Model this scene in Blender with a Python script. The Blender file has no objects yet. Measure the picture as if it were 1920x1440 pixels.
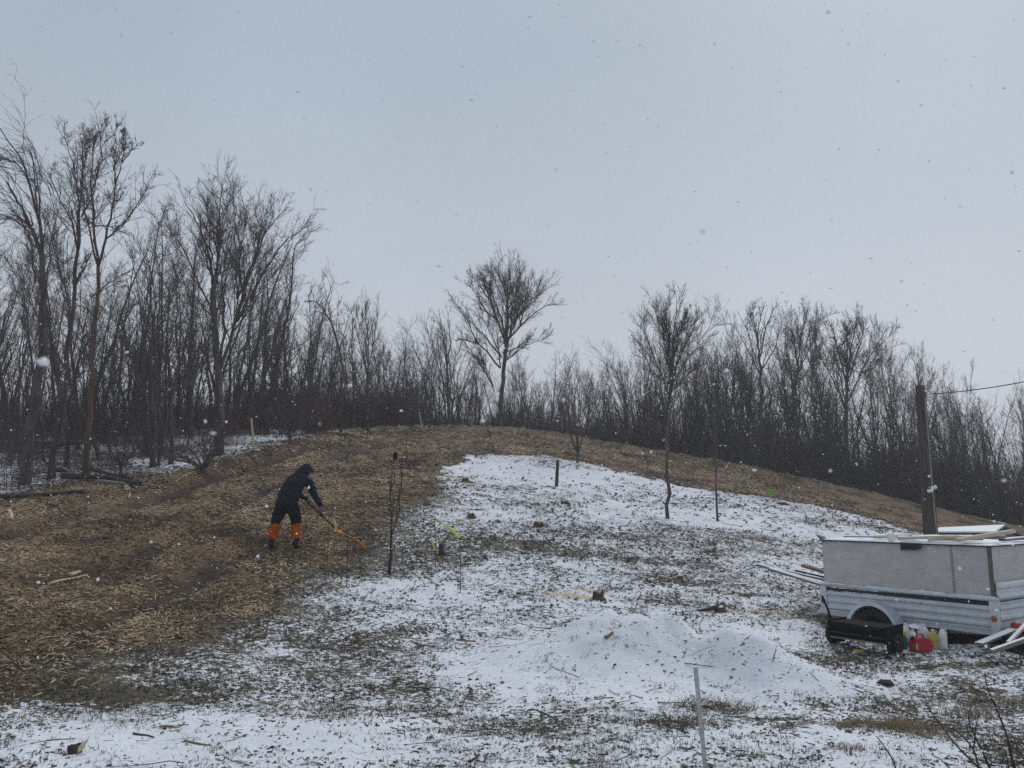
import bpy, bmesh, math, random
import numpy as np
from mathutils import Vector, Matrix

sc = bpy.context.scene
COL = sc.collection
# ---------------------------------------------------------------- camera
F = 1507.0                      # focal length in photo pixels (1920 wide)
TH = math.radians(8.0)          # camera tilts up
ZC = 2.1                        # eye height above the ground at the house
cam_data = bpy.data.cameras.new("camera"); cam = bpy.data.objects.new("camera", cam_data); COL.objects.link(cam)
cam.location = (0, 0, ZC); cam.rotation_euler = (math.pi / 2 + TH, 0, 0)
cam_data.sensor_width = 36; cam_data.lens = 36 * F / 1920; cam_data.clip_start = 0.05; cam_data.clip_end = 3000
cam_data.dof.use_dof = True; cam_data.dof.focus_distance = 16; cam_data.dof.aperture_fstop = cam_data.lens / 3.2
sc.camera = cam
# ---------------------------------------------------------------- sky, light, exposure
SUN_EL, SUN_AZ = 50, 35          # the veiled sun, high and a little ahead
world = bpy.data.worlds.new("World"); sc.world = world; world.use_nodes = True
wn = world.node_tree; wn.nodes.clear()
wo = wn.nodes.new("ShaderNodeOutputWorld"); bg = wn.nodes.new("ShaderNodeBackground")
sky = wn.nodes.new("ShaderNodeTexSky"); sky.sky_type = 'NISHITA'; sky.sun_disc = False
sky.sun_elevation = math.radians(SUN_EL); sky.sun_rotation = math.radians(SUN_AZ); sky.dust_density = 4
hs = wn.nodes.new("ShaderNodeHueSaturation"); hs.inputs['Saturation'].default_value = 0.35
tc = wn.nodes.new("ShaderNodeTexCoord"); sx = wn.nodes.new("ShaderNodeSeparateXYZ")
ramp = wn.nodes.new("ShaderNodeValToRGB")           # the cloud deck: paler low down, greyer overhead
ramp.color_ramp.elements[0].position = 0.0; ramp.color_ramp.elements[0].color = (6.45, 6.8, 7.3, 1)
ramp.color_ramp.elements[1].position = 1.0; ramp.color_ramp.elements[1].color = (4.1, 4.7, 5.5, 1)
for pos, c in ((0.12, (6.15, 6.6, 7.25)), (0.30, (5.1, 5.72, 6.55)), (0.5, (4.2, 4.95, 5.95))):
    e = ramp.color_ramp.elements.new(pos); e.color = (*c, 1)
cn = wn.nodes.new("ShaderNodeTexNoise"); cn.inputs['Scale'].default_value = 2.2; cn.inputs['Detail'].default_value = 4
cm = wn.nodes.new("ShaderNodeMapRange"); cm.inputs['From Min'].default_value = .3; cm.inputs['From Max'].default_value = .7
cm.inputs['To Min'].default_value = .94; cm.inputs['To Max'].default_value = 1.06
vm = wn.nodes.new("ShaderNodeVectorMath"); vm.operation = 'SCALE'
mx = wn.nodes.new("ShaderNodeMix"); mx.data_type = 'RGBA'; mx.inputs['Factor'].default_value = 0.9
L = wn.links.new
L(tc.outputs['Generated'], sx.inputs[0]); L(sx.outputs['Z'], ramp.inputs[0]); L(tc.outputs['Generated'], cn.inputs['Vector'])
L(cn.outputs['Fac'], cm.inputs['Value']); L(ramp.outputs[0], vm.inputs[0]); L(cm.outputs[0], vm.inputs['Scale'])
L(sky.outputs[0], hs.inputs['Color']); L(hs.outputs[0], mx.inputs['A']); L(vm.outputs[0], mx.inputs['B'])
L(mx.outputs['Result'], bg.inputs['Color']); bg.inputs['Strength'].default_value = 0.095
L(bg.outputs[0], wo.inputs[0])
sun_d = bpy.data.lights.new("sun", 'SUN'); sun_d.energy = 1.5; sun_d.angle = math.radians(40); sun_d.color = (1, .97, .94)
sun = bpy.data.objects.new("sun", sun_d); COL.objects.link(sun)
sun.rotation_euler = (math.radians(90 - SUN_EL), 0, math.radians(-SUN_AZ) + math.pi)
sun.location = (0, 0, 40)
sc.view_settings.view_transform = 'Standard'; sc.view_settings.look = 'None'
sc.view_settings.exposure = 0.0; sc.view_settings.gamma = 1; sc.view_settings.use_curve_mapping = False
sc.render.engine = 'CYCLES'
sc.cycles.max_bounces = 5; sc.cycles.diffuse_bounces = 2; sc.cycles.glossy_bounces = 2; sc.cycles.volume_bounces = 1
sc.cycles.use_denoising = False; sc.cycles.caustics_reflective = False; sc.cycles.caustics_refractive = False

# ---------------------------------------------------------------- photo pixel -> world
cT, sT = math.cos(TH), math.sin(TH)
def ray(px, py):
    u, v = (px - 960) / F, (720 - py) / F
    return np.array([u, cT - v * sT, sT + v * cT])
def W(px, py, Y):
    """world point seen at photo pixel px,py at distance Y ahead of the house"""
    d = ray(px, py); d = d * (Y / d[1]); return np.array([d[0], d[1], d[2] + ZC])

# ---------------------------------------------------------------- noise
_rng0 = np.random.default_rng(11)
_perm = _rng0.permutation(4096)
_val = _rng0.random(4096)
def vnoise(x, y):
    xi = np.floor(x).astype(np.int64); yi = np.floor(y).astype(np.int64)
    fx = x - xi; fy = y - yi
    fx = fx * fx * (3 - 2 * fx); fy = fy * fy * (3 - 2 * fy)
    def h(a, b): return _val[_perm[(a + _perm[b & 4095]) & 4095]]
    return (h(xi, yi) * (1 - fx) + h(xi + 1, yi) * fx) * (1 - fy) + (h(xi, yi + 1) * (1 - fx) + h(xi + 1, yi + 1) * fx) * fy
def fbm(x, y, o=4, g=.5):
    s = 0; a = 1; t = 0
    for i in range(o):
        s = s + a * vnoise(x * 2 ** i + 17.3 * i, y * 2 ** i + 9.1 * i); t += a; a *= g
    return s / t
def smooth(a, b, x):
    t = np.clip((x - a) / (b - a), 0, 1); return t * t * (3 - 2 * t)

# ---------------------------------------------------------------- terrain height
CP = [(0,1440,5.5),(500,1440,5.7),(1000,1440,5.9),(1500,1440,6.0),(1920,1440,6.1),
      (0,1330,7.0),(500,1330,7.3),(1000,1330,7.6),(1500,1330,7.8),(1920,1330,8.0),
      (0,1200,9.2),(500,1200,9.8),(1000,1200,10.5),(1500,1215,10.5),(1900,1225,9.9),
      (0,1100,11.6),(500,1100,12.3),(1000,1100,13.0),(1400,1110,14.0),
      (540,1033,14.3),(0,1020,14.0),(800,1020,15.5),(0,970,16.0),(250,960,17.5),(1000,980,18.0),(1250,978,19.5),(1350,980,20.0),(1560,1060,17.0),
      (1740,1003,22),(1900,1040,19),(0,920,18.5),(250,905,20.5),(400,880,23),(600,920,19.5),(1043,912,24),(800,880,25.5),(560,845,27),
      (850,850,29.5),(1090,868,29.5),(1250,905,28.5),(1400,930,27.5),(1550,950,27),(1740,990,26),
      (0,870,22),(200,862,24),(150,822,29),(420,835,28),(0,800,33),(250,795,35),(480,800,35),
      (640,808,37),(780,800,39),(900,799,39.5),(960,802,39.5),(1100,825,38.5),(1250,850,37),(1400,878,36),(1600,920,34),(1800,965,33),(1920,990,32)]
pts = [tuple(W(*c)) for c in CP]
# ground behind the crest, beside the frame and at the house
for x, y, z in [(-40,45,6.3),(-25,46,5.9),(-12,48,5.6),(0,50,4.9),(12,48,3.6),(22,44,1.8),(34,40,.2),(-40,30,5.0),(-30,18,3.2),(-16,10,1.2),(-12,5,.3),
                (14,6,-.2),(20,14,-.5),(28,24,-.1),(0,3,-.05),(-5,3,0),(5,3,-.05),(0,-6,0),(-15,-10,.2),(15,-10,-.2),
                (-40,62,5.0),(-15,64,3.6),(0,66,2.2),(15,64,.8),(35,58,-1.8)]:
    pts.append((x, y, z))
pts = np.array(pts)
def tps_fit(P):
    n = len(P); d2 = ((P[:, None, :2] - P[None, :, :2]) ** 2).sum(-1)
    K = .5 * d2 * np.log(d2 + 1e-12); K[d2 == 0] = 0; K += np.eye(n) * 0.6
    A = np.zeros((n + 3, n + 3)); A[:n, :n] = K; A[:n, n] = 1; A[:n, n + 1:] = P[:, :2]; A[n, :n] = 1; A[n + 1:, :n] = P[:, :2].T
    return np.linalg.solve(A, np.r_[P[:, 2], 0, 0, 0])
_w = tps_fit(pts)
MOUNDS = [(*W(1185, 1235, 9.7)[:2], .98, .62, .60), (*W(1080, 1260, 9.2)[:2], 1.0, .6, .16), (*W(1400, 1250, 9.1)[:2], .7, .5, .40), (*W(1500, 1280, 8.7)[:2], .7, .5, .12), (6.1, 11.8, 1.5, .9, -.42)]
def height(x, y, fine=True):
    x = np.asarray(x, float); y = np.asarray(y, float); sh = x.shape
    xf, yf = x.ravel(), y.ravel(); z = np.empty_like(xf)
    cx, cy = np.clip(xf, -48, 48), np.clip(yf, -12, 72)
    for i in range(0, len(xf), 40000):
        d2 = (cx[i:i+40000, None] - pts[None, :, 0]) ** 2 + (cy[i:i+40000, None] - pts[None, :, 1]) ** 2
        z[i:i+40000] = (.5 * d2 * np.log(d2 + 1e-12)) @ _w[:-3] + _w[-3] + cx[i:i+40000] * _w[-2] + cy[i:i+40000] * _w[-1]
    out = np.maximum(np.maximum(np.abs(xf) - 40, yf - 64), -yf - 10)
    z = z + (-6.0 - z) * smooth(0, 260, out)
    for mx_, my_, ax, ay, h in MOUNDS:
        r2 = ((xf - mx_) / ax) ** 2 + ((yf - my_) / ay) ** 2
        z += h * np.exp(-r2 * 1.3) * ((1 + (fbm(xf * 2.6 + 8, yf * 2.6, 3) - .5) * .7) if fine and h > 0 else 1)
    if fine:
        z += (fbm(xf * .9, yf * .9, 3) - .5) * .10 + (fbm(xf * 5 + 40, yf * 5, 3) - .5) * .035
    return z.reshape(sh)
def hz(x, y): return float(height(np.array([x]), np.array([y]))[0])
def G(px, py, y0=4.6, y1=60.0):
    """first ground point on the sight line through photo pixel px,py"""
    d = ray(px, py); ys = np.linspace(y0, y1, 1400)
    X = d[0] / d[1] * ys; Z = ZC + d[2] / d[1] * ys; g = height(X, ys)
    k = np.nonzero(g >= Z)[0]
    k = k[0] if len(k) else int(np.argmin(Z - g))
    return np.array([X[k], ys[k], g[k]])
def GX(px, Y):
    x = (px - 960) / F * Y * 1.0
    return np.array([x, Y, hz(x, Y)])

# ---------------------------------------------------------------- materials
def mat(name, col, rough=.8, col2=None, scale=8, bump=0, metal=0, spec=.3, stretch=None, detail=4, coat=0, lo=.35, hi=.65, trans=0):
    m = bpy.data.materials.new(name); m.use_nodes = True; t = m.node_tree; b = t.nodes['Principled BSDF']
    b.inputs['Roughness'].default_value = rough; b.inputs['Metallic'].default_value = metal
    b.inputs['Specular IOR Level'].default_value = spec; b.inputs['Base Color'].default_value = (*col, 1)
    b.inputs['Coat Weight'].default_value = coat
    if trans:
        b.inputs['Subsurface Weight'].default_value = trans; b.inputs['Subsurface Radius'].default_value = (.02, .02, .02)
    tcn = t.nodes.new('ShaderNodeTexCoord'); mp = t.nodes.new('ShaderNodeMapping')
    if stretch: mp.inputs['Scale'].default_value = stretch
    nz = t.nodes.new('ShaderNodeTexNoise'); nz.inputs['Scale'].default_value = scale; nz.inputs['Detail'].default_value = detail
    t.links.new(tcn.outputs['Object'], mp.inputs[0]); t.links.new(mp.outputs[0], nz.inputs['Vector'])
    if col2:
        r = t.nodes.new('ShaderNodeValToRGB'); r.color_ramp.elements[0].position = lo; r.color_ramp.elements[1].position = hi
        r.color_ramp.elements[0].color = (*col, 1); r.color_ramp.elements[1].color = (*col2, 1)
        t.links.new(nz.outputs['Fac'], r.inputs[0]); t.links.new(r.outputs[0], b.inputs['Base Color'])
    if bump:
        bp = t.nodes.new('ShaderNodeBump'); bp.inputs['Strength'].default_value = .6; bp.inputs['Distance'].default_value = bump
        t.links.new(nz.outputs['Fac'], bp.inputs['Height']); t.links.new(bp.outputs[0], b.inputs['Normal'])
    return m
SNOWC = (.80, .84, .89)
M = {}
M['bark'] = mat('dark_bark', (.040, .032, .031), .9, (.105, .086, .082), 9, .01, stretch=(1, 1, .25))
M['bark_grey'] = mat('grey_bark', (.05, .042, .042), .9, (.11, .095, .09), 9, .01, stretch=(1, 1, .25))
M['bark_brown'] = mat('brown_bark', (.06, .038, .028), .9, (.12, .08, .06), 6, .01, stretch=(1, 1, .3))
M['twig'] = mat('twig_bark', (.062, .049, .050), .85, (.125, .098, .097), 5)
M['twig_red'] = mat('reddish_twig_bark', (.075, .038, .034), .85, (.14, .075, .065), 3)
M['snow'] = mat('snow', (.76, .80, .86), .6, (.84, .87, .91), 30, .006, spec=.2)
M['flake'] = mat('snowflake', (.86, .88, .90), .7, spec=.2)
M['wood_pale'] = mat('pale_weathered_wood', (.42, .33, .23), .8, (.58, .48, .36), 12, .002, stretch=(1, 8, 8))
M['wood_grey'] = mat('grey_weathered_wood', (.13, .11, .095), .85, (.27, .24, .21), 14, .003, stretch=(1, 8, 8))
M['wood_dark'] = mat('dark_wet_wood', (.022, .018, .016), .85, (.065, .05, .042), 10, .006, stretch=(1, 1, .3))
M['wood_brown'] = mat('brown_wood', (.16, .09, .05), .8, (.30, .19, .11), 14, .003, stretch=(1, 6, 6))
M['endgrain'] = mat('cut_wood_end', (.36, .25, .13), .8, (.52, .39, .23), 30, .002)
M['cut_wood'] = mat('sawn_stump_top', (.20, .13, .07), .8, (.42, .31, .18), 20, .002)

# ---------------------------------------------------------------- mesh helpers
def mesh_from(name, V, Fc, m=None, smooth_=False):
    """V (n,3); Fc: list of (array (k,nv)) face index arrays of one size each"""
    me = bpy.data.meshes.new(name)
    V = np.asarray(V, np.float32)
    if not isinstance(Fc, list): Fc = [Fc]
    loops = np.concatenate([f.ravel() for f in Fc]).astype(np.int32)
    tot = np.concatenate([np.full(len(f), f.shape[1], np.int32) for f in Fc])
    me.vertices.add(len(V)); me.vertices.foreach_set('co', V.ravel())
    me.loops.add(len(loops)); me.loops.foreach_set('vertex_index', loops)
    me.polygons.add(len(tot)); st = np.r_[0, np.cumsum(tot)[:-1]].astype(np.int32)
    me.polygons.foreach_set('loop_start', st); me.polygons.foreach_set('loop_total', tot)
    if smooth_: me.polygons.foreach_set('use_smooth', np.ones(len(tot), bool))
    me.update(calc_edges=True)
    if m: me.materials.append(m)
    return me
def link(name, me, parent=None, loc=None, rot=None):
    o = bpy.data.objects.new(name, me); COL.objects.link(o)
    if parent: o.parent = parent
    if loc is not None: o.location = loc
    if rot is not None: o.rotation_euler = rot
    return o
def tag(o, label, cat, group=None):
    o['label'] = label; o['category'] = cat
    if group: o['group'] = group
    return o
def thing(name, label, cat, loc=(0, 0, 0), rz=0, group=None):
    o = bpy.data.objects.new(name, None); COL.objects.link(o); o.location = loc; o.rotation_euler = (0, 0, rz)
    o.empty_display_size = .1
    return tag(o, label, cat, group)
def stuff(o, label=None):
    o['kind'] = 'stuff'
    if label: o['label'] = label
    return o
class TB:
    """collects tubes; polylines are resampled to a common count per batch"""
    def __init__(s): s.V = []; s.F = []; s.n = 0
    def add(s, P, R, sides=5, cap=True):
        P = np.asarray(P, float); R = np.asarray(R, float)
        if P.ndim == 2: P = P[None]; R = np.broadcast_to(R, P.shape[:2]) if R.ndim <= 1 else R
        N, K, _ = P.shape
        T = np.gradient(P, axis=1); T /= np.linalg.norm(T, axis=2, keepdims=True) + 1e-9
        ref = np.zeros_like(T); m0 = T.mean(1); v = np.abs(m0[:, 2]) > .85
        ref[v, :, 0] = 1; ref[~v, :, 2] = 1
        U = np.cross(T, ref); U /= np.linalg.norm(U, axis=2, keepdims=True) + 1e-9; Vv = np.cross(T, U)
        a = np.arange(sides) * 2 * np.pi / sides
        ring = P[:, :, None] + R[:, :, None, None] * (np.cos(a)[None, None, :, None] * U[:, :, None] + np.sin(a)[None, None, :, None] * Vv[:, :, None])
        s.V.append(ring.reshape(-1, 3))
        i = np.arange(N)[:, None, None] * K * sides; j = np.arange(K - 1)[None, :, None] * sides; k = np.arange(sides)[None, None, :]; k2 = (k + 1) % sides
        b = s.n + i + j
        q = np.stack([b + k, b + k2, b + sides + k2, b + sides + k], -1).reshape(-1, 4); s.F.append(q)
        if cap and sides > 3:
            lastr = s.n + np.arange(N)[:, None] * K * sides + (K - 1) * sides; fst = s.n + np.arange(N)[:, None] * K * sides
            c = (lastr + np.arange(sides)[None]); c0 = (fst + np.arange(sides)[None, ::-1])
            s.caps = getattr(s, 'caps', []); s.caps.append((sides, c)); s.caps.append((sides, c0))
        s.n += N * K * sides
    def mesh(s, name, m, smooth_=True):
        F_ = [np.concatenate(s.F)]
        by = {}
        for sd, c in getattr(s, 'caps', []): by.setdefault(sd, []).append(c)
        for sd in by: F_.append(np.concatenate(by[sd]))
        return mesh_from(name, np.concatenate(s.V), F_, m, smooth_)
def tube(name, path, radii, m, parent=None, sides=8, loc=None):
    t = TB(); path = np.asarray(path, float); radii = np.broadcast_to(np.asarray(radii, float), (len(path),)); t.add(path, radii[None], sides)
    return link(name, t.mesh(name, m), parent, loc)
class BB:
    """bmesh collector for boxes, prisms, lathes"""
    def __init__(s): s.b = bmesh.new()
    def box(s, x0, x1, y0, y1, z0, z1, M4=None, bev=0):
        r = bmesh.ops.create_cube(s.b, size=1); vs = r['verts']
        for v in vs:
            v.co = Vector(((x0 + x1) / 2 + v.co.x * (x1 - x0), (y0 + y1) / 2 + v.co.y * (y1 - y0), (z0 + z1) / 2 + v.co.z * (z1 - z0)))
        if bev:
            es = list({e for v in vs for e in v.link_edges})
            r2 = bmesh.ops.bevel(s.b, geom=es, offset=bev, segments=2, affect='EDGES', profile=.6)
            vs = list({v for f in r2['faces'] for v in f.verts} | {v for v in vs if v.is_valid})
        if M4 is not None:
            for v in vs: v.co = M4 @ v.co
        return s
    def prism(s, prof, axis, a0, a1, M4=None):
        """extrude closed 2D profile along axis ('x','y','z')"""
        def p(u, v, a): return {'x': (a, u, v), 'y': (u, a, v), 'z': (u, v, a)}[axis]
        A = [s.b.verts.new(p(u, v, a0)) for u, v in prof]; B = [s.b.verts.new(p(u, v, a1)) for u, v in prof]
        n = len(prof)
        for i in range(n): s.b.faces.new((A[i], A[(i + 1) % n], B[(i + 1) % n], B[i]))
        s.b.faces.new(A[::-1]); s.b.faces.new(B)
        if M4 is not None:
            for v in A + B: v.co = M4 @ v.co
        return s
    def lathe(s, prof, seg=24, M4=None):
        """prof list of (r,z)"""
        rings = []
        for r, z in prof:
            if r < 1e-5: rings.append([s.b.verts.new((0, 0, z))])
            else: rings.append([s.b.verts.new((r * math.cos(2 * math.pi * i / seg), r * math.sin(2 * math.pi * i / seg), z)) for i in range(seg)])
        for a, b in zip(rings, rings[1:]):
            for i in range(seg):
                j = (i + 1) % seg
                if len(a) == 1 and len(b) == 1: continue
                if len(a) == 1: s.b.faces.new((a[0], b[j], b[i]))
                elif len(b) == 1: s.b.faces.new((a[i], a[j], b[0]))
                else: s.b.faces.new((a[i], a[j], b[j], b[i]))
        if M4 is not None:
            for r in rings:
                for v in r: v.co = M4 @ v.co
        return s
    def obj(s, name, m, parent=None, loc=None, rot=None, sm=False):
        bmesh.ops.recalc_face_normals(s.b, faces=s.b.faces)
        me = bpy.data.meshes.new(name); s.b.to_mesh(me); s.b.free()
        if sm: me.polygons.foreach_set('use_smooth', np.ones(len(me.polygons), bool))
        me.materials.append(m)
        return link(name, me, parent, loc, rot)
# ================================================================ GROUND
def grow_axis(a, b, step, k, lim):
    out = [a]; s = step
    while out[-1] < lim: s *= k; out.append(out[-1] + s)
    return out[1:]
xs = np.arange(-12.5, 12.5, .064); far = grow_axis(12.5, None, .06, 1.045, 700)
xs = np.r_[-np.array(far)[::-1], xs, 12.5, far]
ysn = [4.3]; 
while ysn[-1] < 46: ysn.append(ysn[-1] + max(.05, .0115 * (ysn[-1] - 4)))
yfar = grow_axis(ysn[-1], None, .5, 1.09, 900)
yfar = [ysn[-1] + (v - ysn[-1]) for v in yfar]
yback = -np.array(grow_axis(-4.3, None, .3, 1.25, 300))[::-1]
ys = np.r_[yback, ysn, yfar]
XX, YY = np.meshgrid(xs, ys)
ZZ = height(XX, YY)

# regions, as outlines on the ground
def region(pl): return np.array([G(*p)[:2] for p in pl])
def inside(Pg, x, y):
    c = np.zeros(x.shape, bool); n = len(Pg)
    for i in range(n):
        x0, y0 = Pg[i]; x1, y1 = Pg[(i + 1) % n]
        k = ((y0 > y) != (y1 > y)) & (x < (x1 - x0) * (y - y0) / (y1 - y0 + 1e-12) + x0); c ^= k
    return c
def dist(Pg, x, y, closed=True):
    d = np.full(x.shape, 1e9); n = len(Pg)
    for i in range(n if closed else n - 1):
        a = Pg[i]; b = Pg[(i + 1) % n]; ab = b - a; t = np.clip(((x - a[0]) * ab[0] + (y - a[1]) * ab[1]) / (ab @ ab + 1e-9), 0, 1)
        d = np.minimum(d, np.hypot(x - a[0] - t * ab[0], y - a[1] - t * ab[1]))
    return d
def sdf(Pg, x, y):
    d = dist(Pg, x, y); return np.where(inside(Pg, x, y), d, -d)
CHIP = [(-60,1262),(60,1245),(150,1218),(230,1180),(320,1150),(420,1118),(490,1080),(545,1040),(620,1012),(700,965),(770,912),(820,872),(868,852),(960,850),(1100,868),
        (1250,905),(1400,930),(1550,950),(1700,985),(1830,1015),(1960,1060)]
CHIP_TOP = [(1960,1000),(1800,968),(1600,922),(1400,880),(1250,852),(1100,826),(960,806),(880,802),(780,804),(700,806),(640,812),(600,822),(520,840),(470,858),(400,880),(320,905),(250,912),(170,915),(110,935),(40,958),(-60,975)]
chip_poly = region(CHIP) .tolist() + region(CHIP_TOP).tolist()
chip_poly = np.array(chip_poly)
WOODF = np.array([G(*p)[:2] for p in CHIP_TOP[::-1]])     # the edge of the wood
def fields(x, y):
    """chips 0..1, snow cover 0..1, sawdust 0..1, litter 0..1 at ground points"""
    nx = fbm(x * .8 + 3, y * .8, 3) - .5; nf = fbm(x * 3.2 + 9, y * 3.2, 3) - .5
    s = sdf(chip_poly, x, y)
    # ragged, wide fringe of chips on the near side of the swath
    wide = 1.7 * smooth(29, 16, y) + .3
    chips = smooth(-wide, wide * .35, s + nx * 1.5 + nf * .9)
    lt = fbm(x * .35 + 50, y * .35, 3)
    cover = .725 + (lt - .5) * .45 + nx * .42 + nf * .45
    def blob(px, py, rx, ry, amt):
        if amt < 0: amt = amt * (.62 if py > 1180 and px > 1000 else .78)
        c = G(px, py); return amt * np.exp(-(((x - c[0]) / rx) ** 2 + ((y - c[1]) / ry) ** 2))
    # open, snowier and grassier patches
    for b in [(1100,900,5,3.2,.22),(1300,960,2.5,1.6,.12),(1500,990,4,1.5,.10),(950,880,2.5,2,.08),(1180,1230,1.25,.75,.9),(1400,1250,.85,.6,.7),(1060,1255,.7,.5,.4),(1450,1180,1.2,.7,.25),(300,1390,2.2,.5,.16),(1500,1400,1.5,.5,.15),
              (700,1110,1.6,.6,.22),(100,1400,2,.5,.12),(900,1090,1.5,.7,.1),(750,1390,1.5,.4,.12),
              (160,1300,1.15,.33,-.75),(40,1290,.9,.35,-.5),(300,1200,1.6,.5,-.22),(420,1150,1.6,.6,-.22),(560,1100,1.2,.6,-.2),(640,1200,1.3,.4,-.16),(760,1040,1.7,.9,-.36),(620,1060,1.2,.5,-.34),(900,1010,2,.7,-.26),
              (1010,1030,1.5,.6,-.22),(1300,1095,1.0,.25,-.55),(1390,1115,.6,.18,-.5),(1190,1050,1.0,.25,-.32),(1400,1010,4,.5,-.22),(1120,1000,2,.5,-.24),(600,1330,1.1,.3,-.12),(1000,1370,.8,.3,-.22),(820,1310,.7,.28,-.25),(760,1290,.5,.2,-.2),
              (1600,1240,1.1,.3,-.45),(1800,1250,.7,.12,-.6),(1820,1320,.7,.2,-.3),(1660,1300,.8,.3,-.15),(1780,1340,1.6,.6,.14),(1300,1330,2,.4,.08),(1350,1310,.35,.25,-.45),(1250,1360,.35,.15,-.4),(1690,1360,.5,.12,-.7),(1600,1358,.3,.08,-.6),(1880,1390,.5,.2,-.3),(1590,1160,1,.4,-.3),
              (1640,1190,1.6,.5,-.25),(840,1090,.9,.25,-.15),(1130,1330,.6,.15,-.1)]:
        cover = cover + blob(*b)
    # wood floor
    dw = sdf(wood_poly, x, y)
    wood = smooth(-.3, .8, dw + nx * 1.2)
    wsnow = .55 + nx * 1.1 - .35 * smooth(2.0, 9, dw) - smooth(1.0, -.6, dw) * .25
    wsnow = np.where(x > 1.5, wsnow - .6, wsnow)
    wsnow = np.where((x > -7) & (x <= 1.5), wsnow - .25, wsnow)
    cover = cover * (1 - wood) + wsnow * wood
    cover = cover * (1 - chips) + chips * (0.0 + .06 * (s < 2))
    cover = np.clip(cover, 0, 1)
    saw = 0
    for px, py, rx, ry, a in [(1075,1118,.45,.14,.95),(1105,1108,.35,.2,.6),(850,895,.7,.45,.8),(1140,955,.5,.3,.55),(873,905,.5,.3,.7),(800,948,.25,.15,.5),(1420,1148,.5,.12,.35),(1460,1148,.5,.12,.3),(640,1060,.9,.2,.4),(1240,1120,.5,.12,.25),(1590,1212,.4,.1,.3)]:
        saw = saw + blob(px, py, rx, ry, a)
    saw = np.clip(saw * (1 + nf * 1.5), 0, 1)
    return chips, cover, saw, wood
wp = [tuple(p) for p in WOODF]
wood_poly = np.array(wp + [(60, 20), (60, 75), (-60, 75), (-60, 10)])
ch, cv, sw, wd = fields(XX.ravel(), YY.ravel())
# wheel ruts and heaps in the chip swath; small lumps in the turf
rut = 0; rutm = 0
for pl in ([(60,1100),(250,1040),(420,960),(560,890),(650,850),(760,825)], [(0,1010),(170,965),(330,925),(480,875),(600,840)], [(150,1180),(330,1110),(470,1020)]):
    R_ = np.array([G(*p)[:2] for p in pl]); d = dist(R_, XX.ravel(), YY.ravel(), False)
    rutm = np.maximum(rutm, np.exp(-(np.abs(d - .05) / .33) ** 2)); rut = rut - .15 * np.exp(-(d / .28) ** 2) + .05 * np.exp(-((d - .55) / .25) ** 2)
xr, yr = XX.ravel(), YY.ravel()
rutm = rutm * smooth(.32, .52, fbm(XX.ravel() * .7 + 21, YY.ravel() * .7, 3)) 
zz = ZZ.ravel() + ch * (rut + (fbm(xr * 2.2, yr * 2.2, 4) - .5) * .16 + (fbm(xr * 8, yr * 8, 2) - .5) * .04) \
     + (1 - ch) * ((fbm(xr * 9 + 5, yr * 9, 2) - .5) * .045 * (.4 + (1 - cv)))
berm = np.exp(-(np.abs(dist(WOODF, xr, yr, False) - .2) / .5) ** 2) * smooth(16, 20, yr)
zz = zz + .12 * berm * (.5 + fbm(xr, yr, 2))
ny, nx_ = XX.shape
idx = np.arange(ny * nx_).reshape(ny, nx_)
quads = np.stack([idx[:-1, :-1], idx[:-1, 1:], idx[1:, 1:], idx[1:, :-1]], -1).reshape(-1, 4)
gme = mesh_from('ground', np.stack([xr, yr, zz], 1), quads, None, True)
for nm, a in (('chips', ch), ('cover', cv), ('saw', sw), ('wood', wd), ('rut', rutm)):
    at = gme.attributes.new(nm, 'FLOAT', 'POINT'); at.data.foreach_set('value', a.astype(np.float32))
# exact height lookup on that grid
ZG = zz.reshape(ny, nx_); RG = rutm.reshape(ny, nx_)
def rut_at(x, y):
    i = np.clip(np.searchsorted(xs, x), 0, nx_ - 1); j = np.clip(np.searchsorted(ys, y), 0, ny - 1); return RG[j, i]
def surf(x, y):
    x = np.atleast_1d(np.asarray(x, float)); y = np.atleast_1d(np.asarray(y, float))
    i = np.clip(np.searchsorted(xs, x) - 1, 0, nx_ - 2); j = np.clip(np.searchsorted(ys, y) - 1, 0, ny - 2)
    u = (x - xs[i]) / (xs[i + 1] - xs[i]); v = (y - ys[j]) / (ys[j + 1] - ys[j])
    return (ZG[j, i] * (1 - u) + ZG[j, i + 1] * u) * (1 - v) + (ZG[j + 1, i] * (1 - u) + ZG[j + 1, i + 1] * u) * v
def S(px, py, **k):
    """point on the built ground at photo pixel"""
    d = ray(px, py); yy = np.linspace(4.6, 60, 2500); X = d[0] / d[1] * yy; Z = ZC + d[2] / d[1] * yy; g = surf(X, yy)
    kk = np.nonzero(g >= Z)[0]; k0 = kk[0] if len(kk) else int(np.argmin(Z - g))
    return np.array([X[k0], yy[k0], g[k0]])
def SX(px, Y):
    x = (px - 960) / F * Y; return np.array([x, Y, float(surf(x, Y)[0])])

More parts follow.
